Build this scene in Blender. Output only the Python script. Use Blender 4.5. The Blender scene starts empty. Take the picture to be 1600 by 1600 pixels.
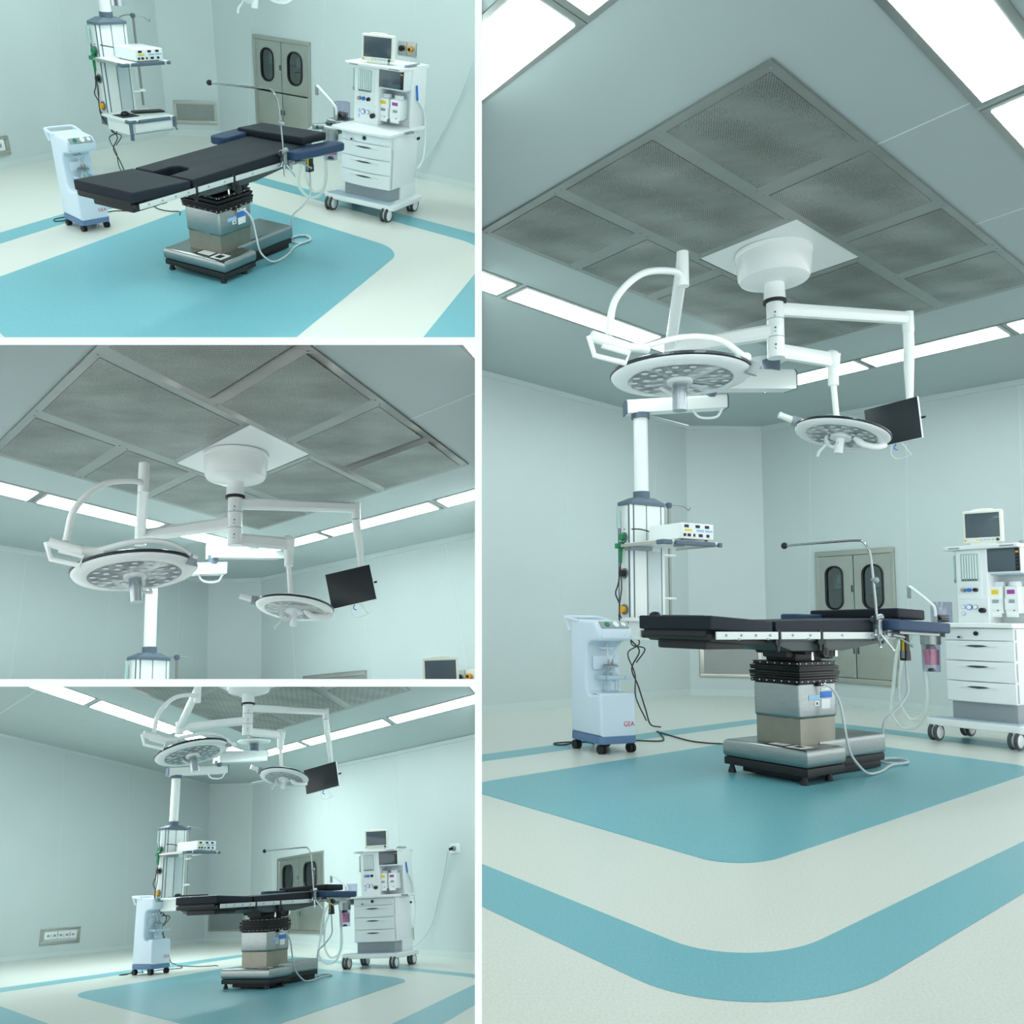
import bpy, bmesh, math, random
from mathutils import Matrix, Vector
random.seed(7)
C = bpy.context.scene.collection
SC = bpy.context.scene
# measured layout of the four rooms, in metres, each room in its own floor coordinates
DIVIDERS=[['wall_divider',[[-0.6122,0.3146,2.0672],[-0.6022,0.3179,2.0673],[-0.6374,0.5064,-0.0393],[-0.6475,0.5031,-0.0395],[-4.4514,15.2103,18.343],[-4.3066,15.2577,18.3448],[-4.8147,17.9722,-11.9913],[-4.9595,17.9248,-11.9931]]],['wall_divider_upper',[[-1.5775,0.0735,1.2633],[-0.625,0.3856,1.2753],[-0.6252,0.3867,1.2638],[-1.5777,0.0745,1.2518],[-18.3515,11.7376,6.7669],[-4.6358,16.2328,6.9394],[-4.6386,16.2476,6.774],[-18.3543,11.7524,6.6015]]],['wall_divider_lower',[[-1.5861,0.1192,0.752],[-0.6336,0.4314,0.764],[-0.6338,0.4324,0.7525],[-1.5862,0.1202,0.7405],[-18.4748,12.3965,-0.5965],[-4.7591,16.8917,-0.424],[-4.7619,16.9065,-0.5894],[-18.4776,12.4113,-0.7619]]]]
ROOM_SIDES={1:[[-0.970811,-0.239791,-0.005196],[0.089931,-0.310707,0.946242]],2:[[-0.970811,-0.239791,-0.005196],[-0.089931,0.310707,-0.946242],[-0.034786,0.067872,0.997087]],3:[[-0.970811,-0.239791,-0.005196],[0.034786,-0.067872,-0.997087]],4:[[0.970811,0.239791,0.005196]]}
CAM={'loc':[-0.3257,-0.797,0.8526],'rot':[[0.950197,0.01668,0.311204],[0.311421,-0.089112,-0.946084],[0.011951,0.995882,-0.089869]]}
ROOMS={
1:{'walls':{'right':[[-0.1682,9.9385,3.132],[3.7835,6.9461,3.132]],'chamfer':[[-0.8656,9.8714,3.132],[-0.1682,9.9385,3.132]],'left':[[-3.6906,5.9204,3.132],[-0.8656,9.8714,3.132]]},'ceil_plane':[0.0,0.0,1.0,3.132],'floor':[[3.0347,7.5374],[2.724,7.7722],[2.2323,8.1438],[1.771,8.4924],[1.3374,8.8201],[0.929,9.1287],[0.5436,9.4199],[0.1795,9.695],[-0.1651,9.9555],[-0.5187,9.9207],[-0.8671,9.8865],[-1.1379,9.5082],[-1.4189,9.1154],[-1.7108,8.7076],[-2.0142,8.2836],[-2.3298,7.8426],[-2.6583,7.3835],[-3.0006,6.9052],[-3.3575,6.4064],[-3.686,5.9474],[-2.3395,2.8886],[2.2851,3.056]],'pad':[[0.2786,6.7666],[0.2551,6.7866],[0.23,6.8025],[0.2036,6.814],[0.1765,6.821],[0.149,6.8233],[0.1216,6.821],[0.0947,6.8141],[0.0689,6.8027],[0.0444,6.787],[0.0218,6.7672],[0.0013,6.7436],[-0.0167,6.7167],[-0.2963,6.2371],[-0.5876,5.7374],[-0.8913,5.2165],[-1.2081,4.673],[-1.5391,4.1053],[-1.5581,4.0683],[-1.5741,4.028],[-1.5867,3.9849],[-1.5958,3.9399],[-1.6011,3.8936],[-1.6025,3.8468],[-1.6,3.8003],[-1.5936,3.7549],[-1.5834,3.7114],[-1.5695,3.6706],[-1.5522,3.6331],[-1.5317,3.5997],[-1.1006,2.9885],[-1.0627,2.9348],[0.8857,3.0053],[0.9074,3.0515],[1.2132,3.7016],[1.5047,4.3214],[1.783,4.9129],[1.7975,4.9496],[1.808,4.9893],[1.8143,5.0313],[1.8163,5.0747],[1.8141,5.1189],[1.8076,5.163],[1.7971,5.2064],[1.7827,5.2482],[1.7647,5.2878],[1.7435,5.3244],[1.7193,5.3576],[1.6927,5.3868],[1.1883,5.879],[0.718,6.3378]],'ring':[[[0.2284,7.6607],[0.2024,7.6817],[0.2641,7.9635],[0.3031,7.9329]],[[0.2024,7.6817],[0.1747,7.699],[0.2228,7.9885],[0.2641,7.9635]],[[0.1747,7.699],[0.1458,7.7123],[0.1796,8.0077],[0.2228,7.9885]],[[0.1458,7.7123],[0.116,7.7215],[0.135,8.0209],[0.1796,8.0077]],[[0.116,7.7215],[0.0855,7.7266],[0.0897,8.0279],[0.135,8.0209]],[[0.0855,7.7266],[0.0548,7.7274],[0.0441,8.0288],[0.0897,8.0279]],[[0.0548,7.7274],[0.0243,7.724],[-0.0013,8.0235],[0.0441,8.0288]],[[0.0243,7.724],[-0.0057,7.7164],[-0.0459,8.012],[-0.0013,8.0235]],[[-0.0057,7.7164],[-0.0348,7.7047],[-0.0893,7.9946],[-0.0459,8.012]],[[-0.0348,7.7047],[-0.0628,7.689],[-0.1309,7.9715],[-0.0893,7.9946]],[[-0.0628,7.689],[-0.0892,7.6696],[-0.1702,7.9428],[-0.1309,7.9715]],[[-0.0892,7.6696],[-0.1138,7.6466],[-0.2069,7.9089],[-0.1702,7.9428]],[[-0.1138,7.6466],[-0.1362,7.6204],[-0.2404,7.8702],[-0.2069,7.9089]],[[-0.1362,7.6204],[-0.1562,7.5912],[-0.2704,7.8271],[-0.2404,7.8702]],[[-0.1562,7.5912],[-0.4295,7.1444],[-0.7138,6.6796],[-1.0097,6.1958],[-1.3181,5.6916],[-1.6397,5.1658],[-1.9754,4.617],[-2.3261,4.0436],[-2.5371,4.1899],[-2.1693,4.7802],[-1.8177,5.3443],[-1.4814,5.884],[-1.1594,6.4007],[-0.8507,6.8959],[-0.5547,7.371],[-0.2704,7.8271]],[[-2.3261,4.0436],[-2.3498,4.0008],[-2.5732,4.1261],[-2.5371,4.1899]],[[-2.3498,4.0008],[-2.3707,3.9544],[-2.6053,4.0569],[-2.5732,4.1261]],[[-2.3707,3.9544],[-2.3886,3.9051],[-2.6328,3.9832],[-2.6053,4.0569]],[[-2.3886,3.9051],[-2.4031,3.8534],[-2.6555,3.9058],[-2.6328,3.9832]],[[-2.4031,3.8534],[-2.4142,3.8],[-2.673,3.8255],[-2.6555,3.9058]],[[-2.4142,3.8],[-2.4215,3.7454],[-2.6851,3.7434],[-2.673,3.8255]],[[-2.4215,3.7454],[-2.4251,3.6904],[-2.6798,3.6616],[-2.6897,3.6842],[-2.6851,3.7434]],[[-2.4251,3.6904],[-2.4247,3.6355],[-2.647,3.5871],[-2.6798,3.6616]],[[-2.4247,3.6355],[-2.4205,3.5816],[-2.6167,3.5182],[-2.647,3.5871]],[[-2.4205,3.5816],[-2.4125,3.5293],[-2.5882,3.4535],[-2.6167,3.5182]],[[-2.4125,3.5293],[-2.4006,3.4792],[-2.5612,3.3922],[-2.5882,3.4535]],[[-2.4006,3.4792],[-2.385,3.432],[-2.5353,3.3334],[-2.5612,3.3922]],[[-2.385,3.432],[-2.3659,3.3885],[-2.5102,3.2763],[-2.5353,3.3334]],[[-2.3659,3.3885],[-2.3436,3.349],[-2.4856,3.2204],[-2.5102,3.2763]],[[-2.3436,3.349],[-2.0538,2.899],[-2.3395,2.8886],[-2.4856,3.2204]],[[1.8377,3.0398],[2.1134,3.6722],[2.3945,4.317],[2.5593,4.6951],[2.289,3.0789],[2.2792,3.0558]],[[2.6662,5.3341],[2.6489,5.3803],[2.675,5.3869]],[[2.6489,5.3803],[2.6266,5.4281],[2.6853,5.4481],[2.675,5.3869]],[[2.6266,5.4281],[2.6009,5.4731],[2.6964,5.5147],[2.6853,5.4481]],[[2.6009,5.4731],[2.5721,5.5148],[2.7087,5.5881],[2.6964,5.5147]],[[2.5721,5.5148],[2.5407,5.5528],[2.7224,5.6699],[2.7087,5.5881]],[[2.5407,5.5528],[2.507,5.5866],[2.7378,5.7624],[2.7224,5.6699]],[[2.507,5.5866],[1.9891,6.0579],[1.5054,6.4982],[1.0526,6.9104],[0.6277,7.2972],[0.2284,7.6607],[0.3031,7.9329],[0.6555,7.6214],[1.0275,7.2925],[1.4208,6.9448],[1.8373,6.5765],[2.2792,6.1859],[2.7404,5.7781],[2.7378,5.7624]]],'ceil':[[0.8901,-1.7416,3.132],[5.9094,5.7604,3.132],[-0.5622,10.0903,3.132],[-1.6482,9.9926,3.132],[-6.2865,3.06,3.132]],'lights':[['left',[[-2.9708,3.6155,3.132],[-2.1302,4.8719,3.132],[-2.3833,5.0412,3.132],[-3.2239,3.7848,3.132]]],['left',[[-2.0697,4.9623,3.132],[-1.2292,6.2186,3.132],[-1.4822,6.388,3.132],[-2.3228,5.1316,3.132]]],['left',[[-1.1687,6.309,3.132],[-0.3281,7.5654,3.132],[-0.5812,7.7347,3.132],[-1.4218,6.4783,3.132]]],['right',[[0.6515,7.1717,3.132],[0.8148,7.4157,3.132],[-0.4325,8.2502,3.132],[-0.5958,8.0062,3.132]]],['right',[[1.9982,6.2706,3.132],[2.1615,6.5146,3.132],[0.9052,7.3552,3.132],[0.7419,7.1112,3.132]]],['right',[[3.336,5.3756,3.132],[3.4992,5.6196,3.132],[2.2519,6.4542,3.132],[2.0886,6.2101,3.132]]],['near',[[-0.7448,1.8383,3.132],[-0.5875,2.0733,3.132],[-1.8439,2.9139,3.132],[-2.0011,2.6789,3.132]]],['near',[[0.5929,0.9433,3.132],[0.7502,1.1783,3.132],[-0.4971,2.0129,3.132],[-0.6544,1.7779,3.132]]],['near_right',[[0.829,1.4135,3.132],[1.6696,2.6698,3.132],[1.3803,2.8633,3.132],[0.5398,1.607,3.132]]],['near_right',[[1.73,2.7602,3.132],[2.5706,4.0166,3.132],[2.2814,4.2101,3.132],[1.4408,2.9537,3.132]]],['near_right',[[2.6311,4.107,3.132],[3.4475,5.3272,3.132],[3.1582,5.5207,3.132],[2.3419,4.3005,3.132]]]],'hepa':[[[0.3028,2.4067,3.132],[0.8047,3.1569,3.132],[0.0636,3.6527,3.132],[-0.4384,2.9025,3.132]],[[0.8047,3.1569,3.132],[1.2885,3.8799,3.132],[0.5473,4.3758,3.132],[0.0636,3.6527,3.132]],[[1.2885,3.8799,3.132],[1.7421,4.5578,3.132],[1.0009,5.0537,3.132],[0.5473,4.3758,3.132]],[[1.7421,4.5578,3.132],[2.1956,5.2357,3.132],[1.4544,5.7316,3.132],[1.0009,5.0537,3.132]],[[-0.4384,2.9025,3.132],[0.2994,4.0052,3.132],[-0.496,4.5374,3.132],[-1.2338,3.4347,3.132]],[[0.7288,4.647,3.132],[1.4544,5.7316,3.132],[0.659,6.2638,3.132],[-0.0666,5.1791,3.132]],[[-1.2338,3.4347,3.132],[-0.7923,4.0945,3.132],[-1.5425,4.5964,3.132],[-1.984,3.9366,3.132]],[[-0.7923,4.0945,3.132],[-0.3509,4.7543,3.132],[-1.1011,5.2563,3.132],[-1.5425,4.5964,3.132]],[[-0.3509,4.7543,3.132],[0.2357,5.6311,3.132],[-0.5145,6.133,3.132],[-1.1011,5.2563,3.132]],[[0.2357,5.6311,3.132],[0.659,6.2638,3.132],[-0.0912,6.7657,3.132],[-0.5145,6.133,3.132]]],'hepa_in':[[[0.2863,2.4896,3.132],[0.7218,3.1404,3.132],[0.08,3.5698,3.132],[-0.3554,2.919,3.132]],[[0.7883,3.2398,3.132],[1.2055,3.8635,3.132],[0.5638,4.2929,3.132],[0.1465,3.6692,3.132]],[[1.2721,3.9629,3.132],[1.6591,4.5414,3.132],[1.0173,4.9707,3.132],[0.6303,4.3923,3.132]],[[1.7256,4.6408,3.132],[2.1126,5.2193,3.132],[1.4709,5.6486,3.132],[1.0839,5.0702,3.132]],[[-0.4548,2.9855,3.132],[0.2164,3.9888,3.132],[-0.4795,4.4544,3.132],[-1.1508,3.4512,3.132]],[[0.7123,4.73,3.132],[1.3715,5.7152,3.132],[0.6755,6.1808,3.132],[0.0163,5.1956,3.132]],[[-1.2502,3.5177,3.132],[-0.8753,4.0781,3.132],[-1.5261,4.5135,3.132],[-1.901,3.9531,3.132]],[[-0.8088,4.1775,3.132],[-0.4338,4.7379,3.132],[-1.0846,5.1733,3.132],[-1.4595,4.6129,3.132]],[[-0.3673,4.8373,3.132],[0.1528,5.6146,3.132],[-0.498,6.05,3.132],[-1.0181,5.2727,3.132]],[[0.2193,5.714,3.132],[0.5761,6.2473,3.132],[-0.0747,6.6827,3.132],[-0.4315,6.1494,3.132]]],'hepa_plate':[[0.2994,4.0052,3.132],[0.7288,4.647,3.132],[-0.0666,5.1791,3.132],[-0.496,4.5374,3.132]],'ceil_seams':[[[0.8325,3.1984,3.132],[0.8374,3.2057,3.132],[1.3526,2.861,3.132],[1.3477,2.8537,3.132]],[[1.528,4.2379,3.132],[1.5328,4.2451,3.132],[2.048,3.9004,3.132],[2.0432,3.8932,3.132]],[[-2.7817,4.5044,3.132],[-2.7769,4.5116,3.132],[-4.4942,5.6606,3.132],[-4.499,5.6534,3.132]]],'items':{'cabinet':[0.7094,9.2739,0.1774,-37.1343,0.9,1.1013],'vent':[-0.4852,9.908,0.1532,5.4944,0.5612,0.2781],'outlet':[-2.5298,7.5439,0.1419,54.4347,0.6772,0.1883],'gasbox':[2.1677,8.1697,1.2905,-37.1343,0.2486,0.1305]},'cord':[[2.8888,7.6236,1.3347],[2.796,7.6939,1.0695],[2.6764,7.7844,0.7349],[2.5278,7.897,0.3984],[2.3993,7.9943,0.1728],[2.3194,8.0548,0.039],[2.2648,8.0961,-0.0471]],'seams':[['right',0.2204,9.6442,0.0687,0.4133,9.4982,2.2899],['right',1.1147,8.967,0.0735,1.3017,8.8254,2.4451],['right',2.1066,8.2159,0.0787,2.2843,8.0813,2.6168],['left',-1.1817,9.4293,0.065,-1.0251,9.6482,2.2304],['left',-1.8409,8.5073,0.0679,-1.684,8.7268,2.3303],['left',-2.5574,7.5052,0.071,-2.4007,7.7244,2.4389],['left',-3.3456,6.4029,0.0744,-3.1899,6.6206,2.5585]],'frames':{'table':[0.2067,4.4729,0.0,56.2152,1.0909,0.949,0.8928],'unit':[-1.0775,5.6522,0.0,40.9604,0.8788,0.8733,0.8304],'machine':[1.704,6.5571,0.0,54.1362,0.9312,0.9999,0.8368],'pendant':[-1.0429,7.7494,1.4837,44.5172,0.87,0.8725,0.8096],'light':[0.3117,4.096,2.6962,54.2766,0.87,0.8705,0.869]},'M':[[0.906087,-0.336973,0.255843,-2.852437],[0.421449,0.665625,-0.615893,2.176124],[0.037244,0.665877,0.745131,0.834233]]},
2:{'walls':{'right':[[-0.019,9.1365,2.9754],[2.8467,6.1042,2.9754]],'chamfer':[[-0.6759,9.2417,2.9754],[-0.019,9.1365,2.9754]],'left':[[-3.4854,5.875,2.9754],[-0.6759,9.2417,2.9754]]},'ceil_plane':[0.0,0.0,1.0,2.9754],'ceil':[[2.2741,6.7317,2.9754],[-0.0159,9.1524,2.9754],[-0.6774,9.257,2.9754],[-3.4741,5.9083,2.9754],[-1.6842,2.6816,2.9754],[1.4921,2.5445,2.9754]],'lights':[['left',[[-2.2258,4.2017,2.9754],[-1.4564,5.2481,2.9754],[-1.6138,5.4702,2.9754],[-2.3812,4.444,2.9754]]],['left',[[-1.4034,5.3202,2.9754],[-0.6958,6.2825,2.9754],[-0.8544,6.4856,2.9754],[-1.5608,5.541,2.9754]]],['left',[[-0.6469,6.349,2.9754],[0.006,7.237,2.9754],[-0.1532,7.4233,2.9754],[-0.8056,6.5509,2.9754]]],['right',[[0.6597,6.7078,2.9754],[0.7798,6.8813,2.9754],[-0.0271,7.8001,2.9754],[-0.1472,7.6409,2.9754]]],['right',[[1.6238,5.5929,2.9754],[1.7433,5.7843,2.9754],[0.8413,6.8113,2.9754],[0.7212,6.6367,2.9754]]],['right',[[2.0351,5.452,2.9754],[1.8117,5.7064,2.9754],[1.6924,5.5136,2.9754],[1.9837,5.1767,2.9754]]],['near',[[-1.1909,2.6603,2.9754],[-1.4842,3.1161,2.9754],[-1.6364,2.8922,2.9754],[-1.4985,2.6735,2.9754]]],['near_right',[[1.534,2.7691,2.9754],[1.4092,2.5481,2.9754],[1.4921,2.5445,2.9754]]]],'hepa':[[[0.6427,2.5812,2.9754],[0.6485,2.5909,2.9754],[0.0728,3.3934,2.9754],[-0.3798,2.6755,2.9754],[-0.3447,2.6238,2.9754]],[[0.6485,2.5909,2.9754],[1.0632,3.291,2.9754],[0.4878,4.0517,2.9754],[0.0728,3.3934,2.9754]],[[1.0632,3.291,2.9754],[1.4337,3.9166,2.9754],[0.8592,4.6409,2.9754],[0.4878,4.0517,2.9754]],[[1.4337,3.9166,2.9754],[1.7879,4.5146,2.9754],[1.2148,5.2049,2.9754],[0.8592,4.6409,2.9754]],[[-0.3798,2.6755,2.9754],[0.2776,3.7183,2.9754],[-0.2997,4.5022,2.9754],[-0.9552,3.525,2.9754]],[[0.6384,4.2905,2.9754],[1.2148,5.2049,2.9754],[0.6379,5.8997,2.9754],[0.0608,5.0395,2.9754]],[[-0.9552,3.525,2.9754],[-0.5573,4.1182,2.9754],[-1.0661,4.8322,2.9754],[-1.4621,4.2733,2.9754]],[[-0.5573,4.1182,2.9754],[-0.1762,4.6863,2.9754],[-0.6862,5.3682,2.9754],[-1.0661,4.8322,2.9754]],[[-0.1762,4.6863,2.9754],[0.306,5.405,2.9754],[-0.205,6.0472,2.9754],[-0.6862,5.3682,2.9754]],[[0.306,5.405,2.9754],[0.6379,5.8997,2.9754],[0.1267,6.5153,2.9754],[-0.205,6.0472,2.9754]]],'hepa_in':[[[0.5716,2.5842,2.9754],[0.5794,2.5972,2.9754],[0.0809,3.2946,2.9754],[-0.3117,2.6693,2.9754],[-0.2788,2.6209,2.9754]],[[0.6378,2.6955,2.9754],[0.9955,3.2968,2.9754],[0.4973,3.9578,2.9754],[0.1394,3.3877,2.9754]],[[1.0511,3.3903,2.9754],[1.3674,3.922,2.9754],[0.87,4.5513,2.9754],[0.553,4.0465,2.9754]],[[1.4205,4.0113,2.9754],[1.7229,4.5195,2.9754],[1.2266,5.1192,2.9754],[0.9232,4.6361,2.9754]],[[-0.3862,2.7789,2.9754],[0.2118,3.7237,2.9754],[-0.2933,4.4121,2.9754],[-0.8899,3.5195,2.9754]],[[0.6284,4.382,2.9754],[1.1521,5.2093,2.9754],[0.6473,5.8193,2.9754],[0.1231,5.035,2.9754]],[[-0.9593,3.6216,2.9754],[-0.6214,4.1233,2.9754],[-1.0626,4.7448,2.9754],[-1.3991,4.2683,2.9754]],[[-0.5627,4.2104,2.9754],[-0.2391,4.691,2.9754],[-0.6815,5.2845,2.9754],[-1.0042,4.8276,2.9754]],[[-0.1829,4.7745,2.9754],[0.2445,5.4092,2.9754],[-0.1987,5.9682,2.9754],[-0.6254,5.3639,2.9754]],[[0.2977,5.4882,2.9754],[0.5775,5.9036,2.9754],[0.1341,6.4394,2.9754],[-0.1456,6.0434,2.9754]]],'hepa_plate':[[0.2776,3.7183,2.9754],[0.6384,4.2905,2.9754],[0.0608,5.0395,2.9754],[-0.2997,4.5022,2.9754]],'ceil_seams':[[[0.6729,2.6321,2.9754],[0.6772,2.6393,2.9754],[0.7215,2.5778,2.9754],[0.7117,2.5782,2.9754]],[[1.2609,3.6249,2.9754],[1.2649,3.6316,2.9754],[1.6117,3.1848,2.9754],[1.6099,3.1751,2.9754]],[[-1.9619,5.0513,2.9754],[-1.9575,5.0572,2.9754],[-2.9372,6.4999,2.9754],[-2.9415,6.4947,2.9754]]],'items':{'cabinet':[0.8507,8.2162,0.4644,-46.619,0.9992,1.2526],'gasbox':[2.1069,6.887,1.4916,-46.619,0.2557,0.1411]},'seams':[['right',0.3977,8.6956,1.8061,0.338,8.7588,2.8885],['right',1.231,7.8139,1.7492,1.1392,7.911,2.8844],['right',2.1184,6.8748,1.6887,1.9894,7.0113,2.8801],['left',-0.9729,8.8858,1.8274,-0.9764,8.8816,2.8906],['left',-1.6087,8.1239,1.7878,-1.5865,8.1505,2.8877],['left',-2.2862,7.3121,1.7456,-2.2349,7.3735,2.8848],['left',-3.0158,6.4377,1.7002,-2.9312,6.5392,2.8816]],'tv_in_light':[1.081,-0.381,-0.39],'frames':{'machine':[1.674,5.3671,1.3906,83.2371,0.87,0.8707,0.8693],'pendant':[-0.9042,6.9456,1.8025,46.9305,0.87,0.8427,0.9423],'light':[0.1342,4.3077,2.5379,50.0227,0.897,0.8587,0.8334],'tv':[0.922,4.8027,2.1187,77.5579,0.5941,0.5941,0.7748,-0.4136,-10.2312]},'M':[[0.907914,-0.411112,-0.081721,-1.36934],[0.418012,0.902455,0.104118,-0.096693],[0.030946,-0.12869,0.991202,-0.431884]]},
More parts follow.
